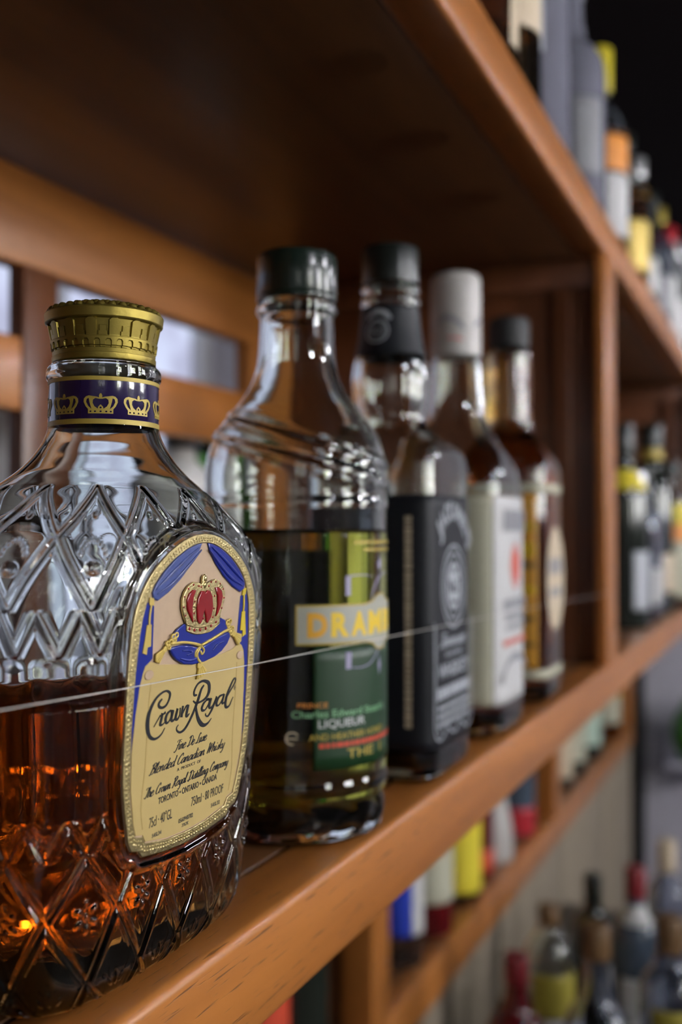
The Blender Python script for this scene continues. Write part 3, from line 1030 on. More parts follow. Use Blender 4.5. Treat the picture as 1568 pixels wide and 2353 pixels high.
# parchment scroll
scroll = sh([(-32, 107), (-29.5, 108.2), (-27, 107.6), (-24, 106.6), (0, 104), (22, 106.8), (26.4, 108.6), (28.6, 107.6), (30.2, 105.6), (31.4, 101), (32.2, 92), (32.6, 80), (32.2, 68), (29.6, 57.2), (28.2, 52.8),
             (24.3, 52), (22.7, 49.4), (10.5, 47.3), (-1.7, 46.8), (-13.7, 47.3), (-26.0, 49.4), (-27.7, 52), (-31.6, 52.8), (-33.2, 57.2), (-35.6, 68), (-36.4, 80), (-35.6, 92), (-34.2, 101), (-33, 105)])
art('scroll', 'label_cream', shape([scroll], 0.10, 0.42, 0.14), LP, lab, label='cream parchment scroll carrying the lettering')
for sx in (-1, 1):
    xs = -30.0 if sx < 0 else 27.4
    art('scroll_curl', 'label_beige', shape([circle_pts(xs + SHX, 104.0, 2.4, 1.6, 18)], .3, .85, .26), LP, lab, smooth=True)
    art('scroll_fold', 'scroll_fold', stroke([(xs + SHX - sx * 1.6, 101.5), (xs + SHX - sx * 1.2, 92), (xs + SHX - sx * 1.4, 75), (xs + SHX - sx * .5, 62), (xs + SHX + sx * -2.0, 54)], [.3, .7, .7, .7, .3], .40, .52), LP, lab)

# side drapes and swags
drL = sh([(-34.9, 123.0), (-33.0, 127.6), (-29.0, 126), (-28.6, 118), (-28.2, 109), (-32.0, 107), (-34.3, 101), (-36.4, 84), (-36.9, 72), (-37.2, 84), (-37.1, 100), (-36.4, 112)])
drR = [(2 * SHX - x - 3.4, y) for x, y in [(p[0] - SHX, p[1]) for p in drL]]
drR = [(-p[0], p[1]) for p in drL][::-1]
for d in (drL, drR):
    art('drape', 'royal_blue', shape([d], .10, .34, .10), LP, lab, smooth=True, label='royal blue hanging drape')
cuL = sh([(-3.56, 145.9), (-5.2, 143.0), (-9.5, 138.6), (-15.5, 133.9), (-22.3, 129.8), (-27.7, 127.6), (-30.2, 128.4), (-30.9, 130.4), (-29.3, 133.0), (-25.5, 136.6), (-19.5, 140.7), (-12.5, 143.9), (-7, 145.5)])
cuR = [(-p[0], p[1]) for p in cuL][::-1]
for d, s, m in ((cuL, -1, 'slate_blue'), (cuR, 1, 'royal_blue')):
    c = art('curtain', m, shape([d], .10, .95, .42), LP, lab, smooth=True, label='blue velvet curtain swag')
    for f in ((2.6, 143.6, 9.6, 138.6, 18, 133.4, 27.0, 129.8), (4.2, 144.4, 12.5, 140.2, 20.5, 135.6, 28.0, 131.2)):
        pts = [(s * (f[i]), f[i + 1]) for i in range(0, 8, 2)]
        art('fold', m, stroke(pts, [.3, 1.1, 1.3, .3], .85, 1.30), LP, c, smooth=True)
# tassels on the drapes
for s in (-1, 1):
    q = lambda pts: [(s * (x), y) for x, y in pts]
    art('tassel', 'yellow_tassel' if s > 0 else 'gold_flat', merge([
        shape([q([(28.2, 128.6), (30.6, 129.0), (30.4, 126.4), (28.0, 126.2)])], .3, .8, .15),
        stroke(q([(29.3, 126.6), (29.8, 122.5), (29.6, 119.5)]), .8, .3, .7),
        shape([q([(28.6, 120.2), (31.0, 120.2), (31.2, 118.2), (32.4, 111.4), (30.2, 110.6), (30.0, 113.0), (28.2, 113.2), (28.4, 117.0)])], .3, .7, .12)]), LP, lab,
        label='yellow tassel hanging on the drape')

# cushion
up = sh([(-18.6, 115.4), (-16.2, 117.4), (-12, 118.9), (-9, 117.4), (0, 116.4), (8, 117.6), (11.2, 119.2), (14.2, 118.2), (16.6, 115.6), (16.4, 113.4), (10, 112.3), (3.5, 111.2), (-1.6, 110.2), (-8, 111.2), (-14, 112.2), (-19, 112.6)])
dn = sh([(-20, 111.6), (-14, 111.9), (-7.5, 111.1), (-1.6, 109.6), (4, 110.9), (11, 112.6), (17.6, 113.6), (18.3, 111.6), (16.6, 109.2), (13, 106.9), (8.6, 105.5), (2, 104.5), (-5.6, 104.3), (-11.5, 105.2), (-16.2, 107.4), (-18.8, 109.6)])
cs = art('cushion', 'royal_blue', shape([up], .35, 1.25, .42), LP, lab, smooth=True, label='plump royal blue velvet cushion')
art('cushion_front', 'royal_blue', shape([dn], .35, 1.45, .5), LP, lab, smooth=True)
for f in ([(-13, 109.9), (-9, 109.6), (-7, 108.6), (-10, 108.0)], [(6, 107.8), (9.5, 109.8), (13.6, 110.4)], [(-14, 107.4), (-8, 106.0), (-3, 106.4)]):
    art('fold', 'royal_blue', stroke(sh(f), [.3, .9, .9, .3], 1.3, 1.75), LP, cs, smooth=True)
rope = lambda pts, w=.9: stroke(sh(pts), w, 1.2, 1.8)
art('rope', 'gold_flat', merge([rope([(-20.2, 112.9), (-13, 112.7), (-7.4, 111.9), (-1.4, 110.5)]), rope([(-1.4, 110.5), (6.4, 112.2), (12.5, 113.7), (17.7, 114.6)]),
    rope([(-1.4, 110.4), (-3.6, 108), (-3.0, 106), (-1.2, 104.6)], .8), rope([(-1.4, 110.4), (.6, 108.6), (-.6, 107.4), (-1.8, 108.6)], .6), rope([(-1.6, 110.2), (-4.6, 108.8), (-4.6, 107.0), (-3.2, 107.6)], .6)]), LP, lab, smooth=True, label='gold cord tied round the cushion')
def knot(x, y):
    return merge([stroke(sh(circle_pts(x + dx, y + dy, .9, .8, 9) + [(x + dx + .9, y + dy)]), .55, .9, 1.5, 2) for dx, dy in ((-.9, .5), (.9, .9), (0, -.6))] + [dome(x + SHX, y - .2, .9, .9, .8)])
art('cord_knot', 'gold_flat', merge([knot(-17.6, 114.6), knot(-20.6, 112.6), knot(16.6, 116.4), knot(18.6, 113.6)]), LP, lab, smooth=True)
def tassel(x, y, dx, dy, w=2.4):
    l = math.hypot(dx, dy)
    tx, ty = dx / l, dy / l
    n = (-ty, tx)
    P = lambda t, k: (x + dx * t + n[0] * k * w + SHX, y + dy * t + n[1] * k * w)
    return merge([shape([[P(0, -.3), P(.25, -.55), P(.35, -.4), P(.85, -1), P(1, 0), P(.85, 1), P(.35, .4), P(.25, .55), P(0, .3)]], .5, 1.3, .25)] +
                 [stroke([P(.38, k * .3), P(.9, k * .8)], .22, 1.2, 1.42, 2) for k in (-1, -.4, .2, .8)])
art('cushion_tassel', 'gold_flat', merge([tassel(-20.8, 112.6, -6.6, -4.6, 2.0)]), LP, lab, smooth=True)
art('cushion_tassel', 'gold_flat', merge([tassel(19.2, 113.6, 7.6, -4.4, 2.3)]), LP, lab, smooth=True)
art('cushion_tassel', 'gold_flat', merge([tassel(-1.0, 105.0, 2.2, -5.8, 3.4)]), LP, lab, smooth=True)

# crown on the cushion
em = art('crown_emblem', 'gold_foil', shape([sh([(-11.4, 119.2), (-11.2, 116.4), (-8.4, 115.2), (-5.4, 114.6), (0, 114.3), (4.4, 114.8), (7.6, 115.8), (10.1, 117.4), (10.2, 119.6), (11.6, 123), (12.7, 126.6),
     (12.2, 129.2), (10.4, 131.2), (8.2, 132.6), (5.4, 133.2), (2.4, 132.4), (-.1, 131.6), (.2, 132.6), (-.2, 134.4), (-1.4, 135.2), (-2.6, 134.4), (-3.0, 132.6), (-2.7, 131.6), (-5.2, 132.4), (-8.4, 132.8), (-11.4, 131.6),
     (-13.6, 129.6), (-14.6, 127), (-14.2, 124), (-13, 121.4)])], .5, 1.5, .35), LP, lab, smooth=True, label='gold crown with red velvet panels and gems')
reds = [[(-5.2, 119.4), (-6.1, 123.5), (-5.8, 127.0), (-4.2, 129.4), (-2.2, 129.5), (-1.3, 128.7), (-.3, 129.5), (1.6, 129.4), (3.4, 127.2), (4.3, 123.4), (3.4, 119.8), (1.4, 117.9), (.4, 118.4), (-.2, 120.6), (-1.1, 122.6), (-2.0, 120.6), (-2.6, 118.4), (-3.8, 118.0)],
        [(-12.6, 126.9), (-11.4, 129.0), (-9.2, 130.2), (-7.2, 130.0), (-8.6, 127.4), (-8.9, 123.8), (-7.8, 118.9), (-9.6, 120.8), (-11.8, 123.4)],
        [(4.9, 130.2), (7.2, 130.3), (9.4, 129.0), (10.4, 126.8), (9.6, 123.6), (8.0, 121.0), (6.7, 119.9), (7.4, 123.8), (6.9, 127.2)]]
for r_ in reds:
    art('velvet', 'ruby_red', shape([sh(r_)], 1.2, 2.1, .4), LP, em, smooth=True, label='dark red velvet panel')
gems = [(-9.4, 117.0), (-6.3, 116.2), (-2.8, 116.0), (.8, 116.2), (4.2, 116.9), (7.3, 118.0), (-1.2, 119.9)]
rim = [(-13.6, 124.6), (-13.6, 128), (-11.6, 130.6), (-8.6, 131.8), (-5.2, 131.2), (-3.6, 130.8), (1.2, 130.9), (2.6, 132.2), (5.6, 132.2), (8.6, 131.4), (10.9, 129.4), (11.8, 126.2), (10.6, 122.6), (-7.2, 126), (-7.2, 122), (5.4, 127.2), (5.4, 122.8), (5.0, 119.8), (-6.4, 119.6), (-12.4, 121.6)]
art('gems', 'ruby_red', merge([dome(x + SHX, y, .62, 1.4, .55, 8, 3) for x, y in gems] + [dome(x + SHX, y, .46, 1.35, .5, 7, 2) for x, y in rim]), LP, em, smooth=True)['kind'] = 'stuff'
art('crown_band', 'gold_foil', merge([stroke(sh([(-11.2, 118.6), (-5.5, 117.2), (0, 117.0), (5, 117.8), (9.9, 119.6)]), .5, 1.4, 1.75), stroke(sh([(-11, 116.5), (-5.5, 114.95), (0, 114.7), (5, 115.3), (9.8, 117.5)]), .5, 1.4, 1.75)]), LP, em, smooth=True)
art('orb', 'gold_foil', merge([dome(-1.4 + SHX, 133.6, 1.1, 1.3, .8, 10, 3), dome(-1.4 + SHX, 131.4, 1.2, 1.3, .7, 10, 3)]), LP, em, smooth=True)

# lettering
INK = {
    'C': ([(-21.59, 95.03), (-22.83, 94.33), (-23.38, 93.4), (-22.63, 92.52), (-21.06, 92.13), (-19.12, 92.59), (-17.71, 94.04), (-17.13, 95.76), (-17.78, 96.76), (-19.64, 97.41), (-22.24, 97.03), (-25.14, 95.7), (-27.45, 93.3), (-28.69, 91.0), (-29.04, 88.31), (-28.56, 85.73), (-27.29, 83.74), (-25.04, 82.55), (-22.67, 82.61), (-20.57, 83.49), (-18.98, 85.12)],
          [.5, .9, 1.1, 1.0, .9, .8, .8, 1.1, .9, .7, .7, .9, 1.4, 1.8, 2.0, 1.8, 1.3, .9, .7, .5, .2]),
    'r1': ([(-25.37, 86.53), (-21.91, 89.85)], [.3, .5]), 'r2': ([(-20.86, 90.32), (-21.39, 88.23), (-21.89, 86.74), (-20.67, 86.45), (-19.31, 86.98)], [1.2, 1.2, 1.1, .6, .3]),
    'r3': ([(-21.24, 89.74), (-20.16, 89.94), (-19.09, 90.27)], [.5, .6, .9]),
    'o': ([(-16.19, 90.44), (-17.91, 89.69), (-18.9, 88.06), (-18.39, 86.69), (-17.06, 86.76), (-15.84, 88.05), (-15.57, 89.69), (-16.19, 90.44), (-15.4, 90.1)], [.6, .9, 1.3, 1.0, .5, .6, .9, .6, .3]),
    'w1': ([(-14.59, 90.3), (-15.51, 87.47), (-14.43, 86.71), (-12.74, 88.04), (-12.08, 90.42)], [1.1, 1.3, .8, .5, .8]),
    'w2': ([(-12.08, 90.42), (-13.0, 87.43), (-11.9, 86.72), (-10.65, 87.95), (-10.45, 90.41)], [1.1, 1.3, .8, .5, .7]),
    'n1': ([(-8.86, 90.81), (-9.51, 86.97)], [1.0, 1.3]), 'n2': ([(-9.35, 87.6), (-7.13, 90.14), (-6.45, 90.43)], [.4, .6, .8]),
    'n3': ([(-5.6, 90.7), (-6.49, 87.38), (-5.81, 86.81), (-4.59, 87.46)], [1.2, 1.3, .8, .3]),
    'R1': ([(-0.57, 93.26), (-2.05, 93.35), (-2.56, 94.37), (-1.75, 95.86), (0.06, 97.22), (3.0, 97.63), (6.14, 96.7), (7.23, 95.25), (7.17, 93.2), (5.73, 91.49), (2.81, 90.57), (-0.64, 90.44), (-2.71, 91.44)],
           [.6, .9, .9, .8, .7, .9, 1.4, 1.7, 1.6, 1.0, .7, .8, .5]),
    'R2': ([(3.69, 96.03), (2.08, 94.77), (0.66, 91.99), (-0.57, 89.75), (-2.25, 87.33), (-4.38, 84.75), (-7.0, 82.55), (-9.75, 81.95), (-11.71, 82.89), (-11.97, 83.98), (-10.99, 84.72)], [.6, 1.0, 1.4, 1.3, 1.1, 1.0, .9, .8, .6, .4, .2]),
    'R3': ([(-0.79, 89.52), (-0.0, 86.96), (1.26, 84.58), (3.23, 82.6), (5.35, 81.68), (7.85, 82.06), (10.02, 83.34)], [.8, 1.2, 1.6, 1.7, 1.3, .7, .2]),
    'o2': ([(5.86, 90.37), (4.19, 89.54), (3.2, 88.06), (3.81, 87.14), (5.57, 87.18), (7.43, 88.75), (7.92, 90.27), (6.57, 90.81), (5.86, 90.37), (8.68, 90.35)], [.6, .9, 1.2, 1.0, .5, .6, .9, .6, .5, .4]),
    'y1': ([(9.16, 90.69), (8.07, 88.1), (8.79, 87.23), (10.51, 87.98), (12.81, 90.69)], [1.0, 1.3, .8, .5, .6]), 'y2': ([(12.81, 90.69), (11.28, 88.14), (9.69, 86.17), (7.56, 84.54), (5.96, 85.14), (5.98, 85.82)], [1.0, 1.0, .9, .7, .5, .3]),
    'a1': ([(17.07, 90.75), (14.7, 90.4), (13.12, 88.96), (13.02, 87.58), (14.38, 87.28), (16.03, 88.23), (17.82, 90.35)], [.6, .8, 1.2, 1.1, .5, .5, .6]), 'a2': ([(17.97, 90.9), (16.9, 88.09), (17.57, 87.48), (18.74, 88.09)], [1.0, 1.2, .7, .3]),
    'l': ([(18.74, 88.09), (21.17, 90.56), (24.7, 93.49), (25.51, 95.1), (24.71, 95.64), (23.17, 94.56), (20.54, 91.22), (19.26, 88.29), (19.33, 86.29), (20.51, 85.59), (22.26, 86.1), (23.46, 87.63), (24.43, 88.78)],
          [.3, .5, .7, .8, .6, .8, 1.2, 1.5, 1.3, .9, .6, .4, .2])}
art('lettering', 'ink', merge([stroke(sh(p), w, .42, .60, 6) for p, w in INK.values()]), LP, lab, label='black script lettering Crown Royal')
S_ = lambda b, x0, x1, y, xh, wt: script(b, x0 + SHX, x1 + SHX, y, xh, wt, h1=.10)
up_h = lambda VF: ([(x, y, h + .42) for x, y, h in VF[0]], VF[1])
small = [S_('Fine De Luxe', -12.3, 7.4, 76.1, 1.65, .42), S_('Blended Canadian Whisky', -26.4, 20.2, 71.0, 1.65, .45), S_('The Crown Royal Distilling Company', -28.4, 23.6, 63.8, 1.6, .42)]
T_ = lambda b, x0, x1, y, c, w=0.0: text(b, x0 + SHX, x1 + SHX, y, c, 0, .08, w)
small += [T_('A  PRODUCT  OF', -10.0, 4.7, 68.75, 1.05, .006), T_('TORONTO \u2022 ONTARIO \u2022 CANADA', -20.1, 16.4, 60.1, 2.1, .018), T_('75cl \u00b7 40\u00b0GL', -24.5, -11.4, 53.3, 3.4), T_('750ml \u00b7 80 PROOF', .2, 21.4, 54.3, 3.2)]
art('lettering', 'ink', up_h(merge(small)), LP, lab, label='fine black script and capitals on the scroll')
art('lettering', 'ink_soft', up_h(merge([T_('54SL34', -22.5, -17.2, 49.6, 1.3, .02), T_('54SL32', 13.6, 19.6, 50.5, 1.4, .02), T_('0560940702', -7.2, 1.8, 50.3, 1.5, .02), T_('7767K', -4.9, -.7, 48.4, 1.15, .02)])), LP, lab, label='small printed code numbers')
art('lettering', 'ink_soft', up_h(merge([shape([circle_pts(25.7 + SHX, 92.05, .95, .95, 20), circle_pts(25.7 + SHX, 92.05, .78, .78, 20)], 0, .08), T_('R', 25.25, 26.15, 91.55, 1.0)])), LP, lab, label='tiny registered mark')

# guard thread
th_pts = [(89, 188.9, 107.6), (250, 186.3, 102.1), (330, 186.0, 100.0), (505, 186.6, 96.1), (800, 187.6, 89.5), (1169, 188.9, 80)]
gt = tube('guard_thread', 'thread', th_pts, 0.16)
tag(gt, 'thin clear thread stretched in front of the bottles', 'thread')

# ------------------------------------------------------------------ clear liqueur bottle with black cap and white banner
DX, DY = 461.0, 234.5
dram = thing('liqueur_bottle', 'round clear liqueur bottle with green black cap and white banner reading DRAMBUIE', 'bottle', (DX, DY, 0.3))
DL = Loft([(0, 39), (1, 42.5), (4, 44.6), (10, 45.2), (19, 45.4), (22, 46.2), (25, 47.4), (28, 47.4), (31, 46.6), (36, 46.6), (158, 46.8), (161, 47.0), (163, 47.8), (165, 47.8), (167, 47.0),
           (178, 47.4), (188, 46.4), (196, 43.8), (203, 40.0), (209, 35.4), (215, 30.4), (221, 26.2), (228, 22.8), (236, 20.6), (246, 19.6), (261, 19.2), (262.5, 20.8), (264.5, 21.3), (266.5, 20.8), (267.6, 19.6), (270, 19.4)])
DCA = math.atan2(-DY, -DX)               # angle that faces the camera
def dram_outer(seg=200):
    th = np.linspace(0, 2 * np.pi, seg, endpoint=False)
    out = []
    for z in zsamp(0, 270, 1.1):
        r = DL.r(th, z)
        f = th - DCA
        for zc in (197.0, 187.0):
            zr = zc - 13.0 * np.sin(f)
            r = r + 1.5 * np.exp(-((z - zr) / 1.7)**2)
        if 2 < z < 20:
            r = r + 0.9 * np.cos(13 * th + 1.2 * np.sin(z / 3.0)) * math.sin((z - 2) / 18 * math.pi)
        out.append(np.stack([r * np.cos(th), r * np.sin(th), np.full(seg, z)], 1))
    return out
glass_parts(dram, DL, 151.0, 200, 3.0, 3.2, 6.0, 'glass', 'liqueur', dram_outer())
dc = lathe('cap', 'green_black_cap', [(19, 268.6), (20.8, 268.7), (21.0, 269.4), (21.0, 271.0), (20.7, 271.4), (20.9, 272), (20.9, 290.6), (20.4, 292.4), (18.8, 293.4), (0.5, 293.6)], dram, 96)
DR = 47.05
deg = DR * math.pi / 180
def DM(x, y, h):
    a = DCA + x / DR
    r = float(DL.r(np.array(a), np.array(y))) + 0.30 + h
    return (r * math.cos(a), r * math.sin(a), y)
gl = patch('label', 'green_print', dram, DL, math.degrees(DCA) + 9.5, math.degrees(DCA) + 124, 37, 95, .28)
gl['label'] = 'dark green lower label'
patch('back_label', 'black_label', dram, DL, math.degrees(DCA) + 168, math.degrees(DCA) + 300, 37, 140, .25)
b0, b1, bm = .4 * deg, 127 * deg, 62 * deg
bw = 17 * deg
ban = [(b0, 97), (bm - bw, 97), (bm - bw * .55, 95.6), (bm - bw * .3, 93), (bm, 92.4), (bm + bw * .3, 93), (bm + bw * .55, 95.6), (bm + bw, 97), (b1, 97),
       (b1, 114.2), (bm + bw, 114.2), (bm + bw * .55, 115.6), (bm + bw * .3, 118.2), (bm, 118.8), (bm - bw * .3, 118.2), (bm - bw * .55, 115.6), (bm - bw, 114.2), (b0, 114.2)]
def grow(p, d):
    cx = (b0 + b1) / 2
    return [(x + d * (1 if x > cx else -1) * (1 if abs(x - cx) > bw * 1.2 else 0), y + d * (1 if y > 105.6 else -1)) for x, y in p]
bn = art('banner', 'banner_paper', shape([ban], 0.02, .22), DM, dram, 1.2, label='white banner with yellow capitals')
art('banner_edge', 'gold_print', shape([grow(ban, .9), ban], 0.02, .3), DM, bn, 1.2)
letters = 'DRAMBUIE'
spans = [(6.1, 18.2), (20.3, 32.4), (33.8, 46.2), (48.0, 63.0), (66, 77), (79.5, 90.5), (94, 98), (102, 112)]
for ch, (q0, q1) in zip(letters, spans):
    art('letter', 'orange_print' if ch == 'D' and q0 < 10 else 'yellow_print', text(ch, q0 * deg, q1 * deg, 100.4, 10.4, .2, .34, .055), DM, bn, 1.2)
art('monogram', 'lilac_print', merge([shape([[(30.0 * deg, 119), (33.6 * deg, 119), (33.6 * deg, 128.5), (30.0 * deg, 128.5)]], 0, .12), stroke([(31 * deg, 128.2), (38 * deg, 128.8), (47 * deg, 128.6), (54 * deg, 127.6)], [.9, .6, .4, .2], 0, .12),
    shape([[(30.2 * deg, 92), (34.0 * deg, 92), (34.0 * deg, 84), (30.2 * deg, 84)]], 0, .12), stroke([(34 * deg, 84.6), (42 * deg, 84.2), (50 * deg, 85.6), (57 * deg, 89.5), (60 * deg, 92)], [.3, .5, .7, .9, .4], 0, .12),
    stroke([(51 * deg, 117), (54 * deg, 122), (59 * deg, 126.5), (66 * deg, 129), (74 * deg, 129.4)], [.5, 1.2, 1.4, .9, .3], 0, .12),
    shape([[(61 * deg, 138), (63.5 * deg, 134), (61 * deg, 130), (58.5 * deg, 134)]], 0, .12), shape([[(61 * deg, 89), (63 * deg, 84), (61 * deg, 79), (59 * deg, 84)]], 0, .12)]), DM, dram, 1.2, label='thin lilac ornamental initial')
def bars(x0, x1, y, c, gaps=7, h0=.05, h1=.16, seed=1):
    rnd = random.Random(seed)
    out = []
    x = x0
    while x < x1 - .5:
        w = min(x1 - x, rnd.uniform(.5, 1.1) * (x1 - x0) / gaps)
        out.append(shape([[(x, y), (x + w, y), (x + w, y + c), (x, y + c)]], h0, h1))
        x += w + .28 * (x1 - x0) / gaps * rnd.uniform(.4, .9)
    return merge(out)
art('small_print', 'gold_print', merge([bars(36 * deg, 84 * deg, 143.8, 1.7, 12), bars(44 * deg, 80 * deg, 140.2, 1.7, 9, seed=4)]), DM, dram, 1.2)
art('lettering', 'orange_label', text('PRINCE', .5 * deg, 18.5 * deg, 66.6, 2.4, .05, .16), DM, gl, 1.2)
art('lettering', 'mint_print', text("Charles Edward Stuart's", -3 * deg, 66 * deg, 62.0, 3.4, .05, .16, .012), DM, gl, 1.2)
art('lettering', 'white_paper', text('LIQUEUR', 12.5 * deg, 45 * deg, 57.0, 3.7, .05, .18, .015), DM, gl, 1.2)
art('lettering', 'gold_print', text('AND HEATHER HONEY,', 7 * deg, 66 * deg, 51.2, 3.0, .05, .16, .012), DM, gl, 1.2)
art('lettering', 'red_print', bars(13 * deg, 84 * deg, 47.4, 2.3, 16, seed=9), DM, gl, 1.2)
art('lettering', 'gold_print', text('THE  I', 31 * deg, 62 * deg, 41.6, 4.4, .05, .16, .012), DM, gl, 1.2)
art('estimated_mark', 'beige_label', merge([stroke([(q[0], q[1]) for q in circle_pts(-2.5 * deg, 52.5, 3.0, 2.8, 14)][1:12], .7, 0, .12, 2), stroke([(-2.5 * deg - 2.8, 52.4), (-2.5 * deg + 2.8, 52.4)], .6, 0, .12)]), DM, dram, 1.2)

# ------------------------------------------------------------------ square black label whiskey bottle
JX, JY, JH = 595.0, 235.0, 42.0
jack = thing('whiskey_bottle', 'square whiskey bottle with black cap, black neck sleeve and black label', 'bottle', (JX, JY, 0.3))
JL = Loft([(0, 36, 36, 5), (1.5, 39.5, 39.5, 6), (5, 41.4, 41.4, 7), (12, 42, 42, 7.5), (190, 42, 42, 7.5), (197, 41.6, 41.6, 6), (203, 38.5, 38.5, 4.4), (208, 33.0, 33.0, 3.2), (212.5, 27.4, 27.4, 2.4), (217, 23.8, 23.8, 2), (222, 22.8, 22.8, 2),
           (234, 24.4, 24.4, 2), (246, 25, 25, 2), (256, 24.0, 24.0, 2), (266, 21.8, 21.8, 2), (278, 19.6, 19.6, 2), (290, 18.6, 18.6, 2), (293.4, 18.4, 18.4, 2), (295, 19.3, 19.3, 2), (298.4, 19.3, 19.3, 2), (300, 18.0, 18.0, 2),
           (302, 18.0, 18.0, 2), (303.4, 19.2, 19.2, 2), (306.4, 19.2, 19.2, 2), (308, 17.8, 17.8, 2), (310, 17.6, 17.6, 2)])
glass_parts(jack, JL, 166, 160, 2.0, 3.4, 9.0, 'glass', 'whisky_dark')
lathe('cap', 'black_plastic', [(17, 308.2), (18.1, 308.4), (18.2, 309.5), (18.2, 329.6), (17.6, 331.4), (16, 332.2), (.5, 332.3)], jack, 72)
patch('neck_sleeve', 'black_label', jack, JL, 0, 360, 261, 292.6, .25, 3, 2)
sl = jack.children[-1]
JCA = math.atan2(-JY, -JX)
def JN(x, y, h):
    r = float(JL.r(np.array(0.0), np.array(y))) + .3 + h
    a = JCA + x / 20.5
    return (r * math.cos(a), r * math.sin(a), y)
art('emblem', 'silver_print', merge([shape([circle_pts(-9, 275.5, 8, 7.6, 28), circle_pts(-9, 275.5, 6.8, 6.4, 28)], .02, .12), shape([circle_pts(-9, 275.5, 5.4, 5.0, 24), circle_pts(-9, 275.5, 4.9, 4.5, 24)], .02, .12), text('No.7', -12.6, -5.4, 274, 3.2, .02, .12, .02),
    stroke([(-17, 284), (-13, 287), (-8, 288), (-3, 286.5), (0, 283)], [2.6, 3.0, 3.2, 3.0, 2.4], .02, .12)]), JN, sl, 1.0, label='silver round emblem')
jl = patch('label', 'black_label', jack, JL, 138, 316, 20, 172, .3, 1.5, 6)
jl['label'] = 'black paper label wrapping two faces'
JF = lambda x, y, h: (x, -(JH + .32 + h), y)
JS = lambda x, y, h: (-(JH + .32 + h), -x, y)
def arc_text(body, cx, cy, rx, ry, a0, a1, size):
    out = []
    n = len(body)
    for i, ch in enumerate(body):
        if ch == ' ':
            continue
        t = math.radians(a0 + (a1 - a0) * (i + .5) / n)
        V, F = text(ch, -size * .32, size * .32, 0, size, .02, .12, .03)
        k = math.pi / 2 - t
        c, s = math.cos(-k), math.sin(-k)
        px, py = cx + rx * math.cos(t), cy + ry * math.sin(t)
        out.append(([(px + x * c - y * s, py + x * s + y * c, h) for x, y, h in V], F))
    return merge(out)
art('lettering', 'silver_print', merge([arc_text("JACK", -1, 118, 33, 40, 140, 92, 11), arc_text("DANIEL'S", -1, 118, 33, 40, 88, 30, 9.5)]), JF, jl, 0, label='arched silver maker name')
art('emblem', 'silver_print', merge([shape([circle_pts(0, 116, 24, 26, 40), circle_pts(0, 116, 22.4, 24.4, 40)], .02, .12), shape([circle_pts(0, 116, 19, 20.6, 36), circle_pts(0, 116, 17.6, 19.2, 36)], .02, .12), shape([circle_pts(0, 116, 13.5, 15, 32)], .02, .10)]), JF, jl, 0, label='silver oval medallion')
em2 = jl.children[-1]
art('emblem_number', 'black_label', merge([text('No.7', -10.5, 10.5, 112, 8.5, .1, .2, .03), text('Old', -5, 5, 124, 3.8, .1, .2, .02), text('Brand', -6, 6, 105, 3.4, .1, .2, .02)]), JF, em2, 0)
art('lettering', 'silver_print', merge([script('Tennessee', -28, 22, 80, 4.0, 1.5, h1=.12), text('SOUR MASH', -16, 16, 73.5, 2.8, .02, .12, .02), text('WHISKEY', -29, 29, 61.5, 8.2, .02, .12, .02), bars(-32, 32, 49, 7, 9, .02, .12, 3), bars(-30, 30, 42.5, 2.6, 13, .02, .12, 5), bars(-30, 30, 37.6, 2.6, 12, .02, .12, 6), bars(-30, 30, 32.7, 2.6, 14, .02, .12, 8)]), JF, jl, 0, label='silver lettering on the front face')
art('label_frame', 'silver_print', merge([stroke([(-37.5, 96), (-36.8, 70), (-37.5, 40), (-35, 29), (-27, 25), (-19, 27.5), (-12, 30.5), (-5, 27), (0, 25.5), (5, 27), (12, 30.5), (19, 27.5), (27, 25), (35, 29), (37.5, 40), (36.8, 70), (37.5, 96)], 1.1, .02, .12),
    stroke([(-34.8, 94), (-34.6, 60), (-34.6, 42), (-32, 33), (-26, 29.5)], .7, .02, .12), stroke([(34.8, 94), (34.6, 60), (34.6, 42), (32, 33), (26, 29.5)], .7, .02, .12)]), JF, jl, 0)
rot = lambda VF: ([(30 - y, x, h) for x, y, h in VF[0]], VF[1])
art('lettering', 'beige_label', rot(bars(34, 160, 0, 4.4, 30, .02, .12, 12)), JS, jl, 0, label='column of small sideways print')

# ------------------------------------------------------------------ white capped bourbon
BX, BY, BH = 738.0, 237.0, 45.0
beam = thing('bourbon_bottle', 'square bourbon bottle with tall white cap and white label', 'bottle', (BX, BY, 0.3))
BL = Loft([(0, 39, 39, 4), (2, 42.5, 42.5, 4.6), (7, 44.6, 44.6, 5), (14, 45, 45, 5.4), (182, 45, 45, 5.4), (194, 43.8, 43.8, 4.6), (205, 39.6, 39.6, 3.6), (216, 33.2, 33.2, 2.8), (227, 27.2, 27.2, 2.2), (238, 23.2, 23.2, 2), (258, 20.8, 20.8, 2), (284, 19.0, 19.0, 2), (300, 17.6, 17.6, 2)])
glass_parts(beam, BL, 170, 140, 2.6, 3.4, 9.0, 'glass', 'whisky')
wc = lathe('cap', 'white_plastic', [(18.4, 284.5), (19.3, 284.7), (19.5, 286), (19.5, 302), (19.2, 303), (19.5, 304), (19.5, 343), (18.6, 346.6), (16, 348.6), (8, 349.4), (.5, 349.5)], beam, 72)
BCA = math.atan2(-BY, -BX)
BN = lambda x, y, h: ((19.6 + h) * math.cos(BCA + x / 19.5), (19.6 + h) * math.sin(BCA + x / 19.5), y)
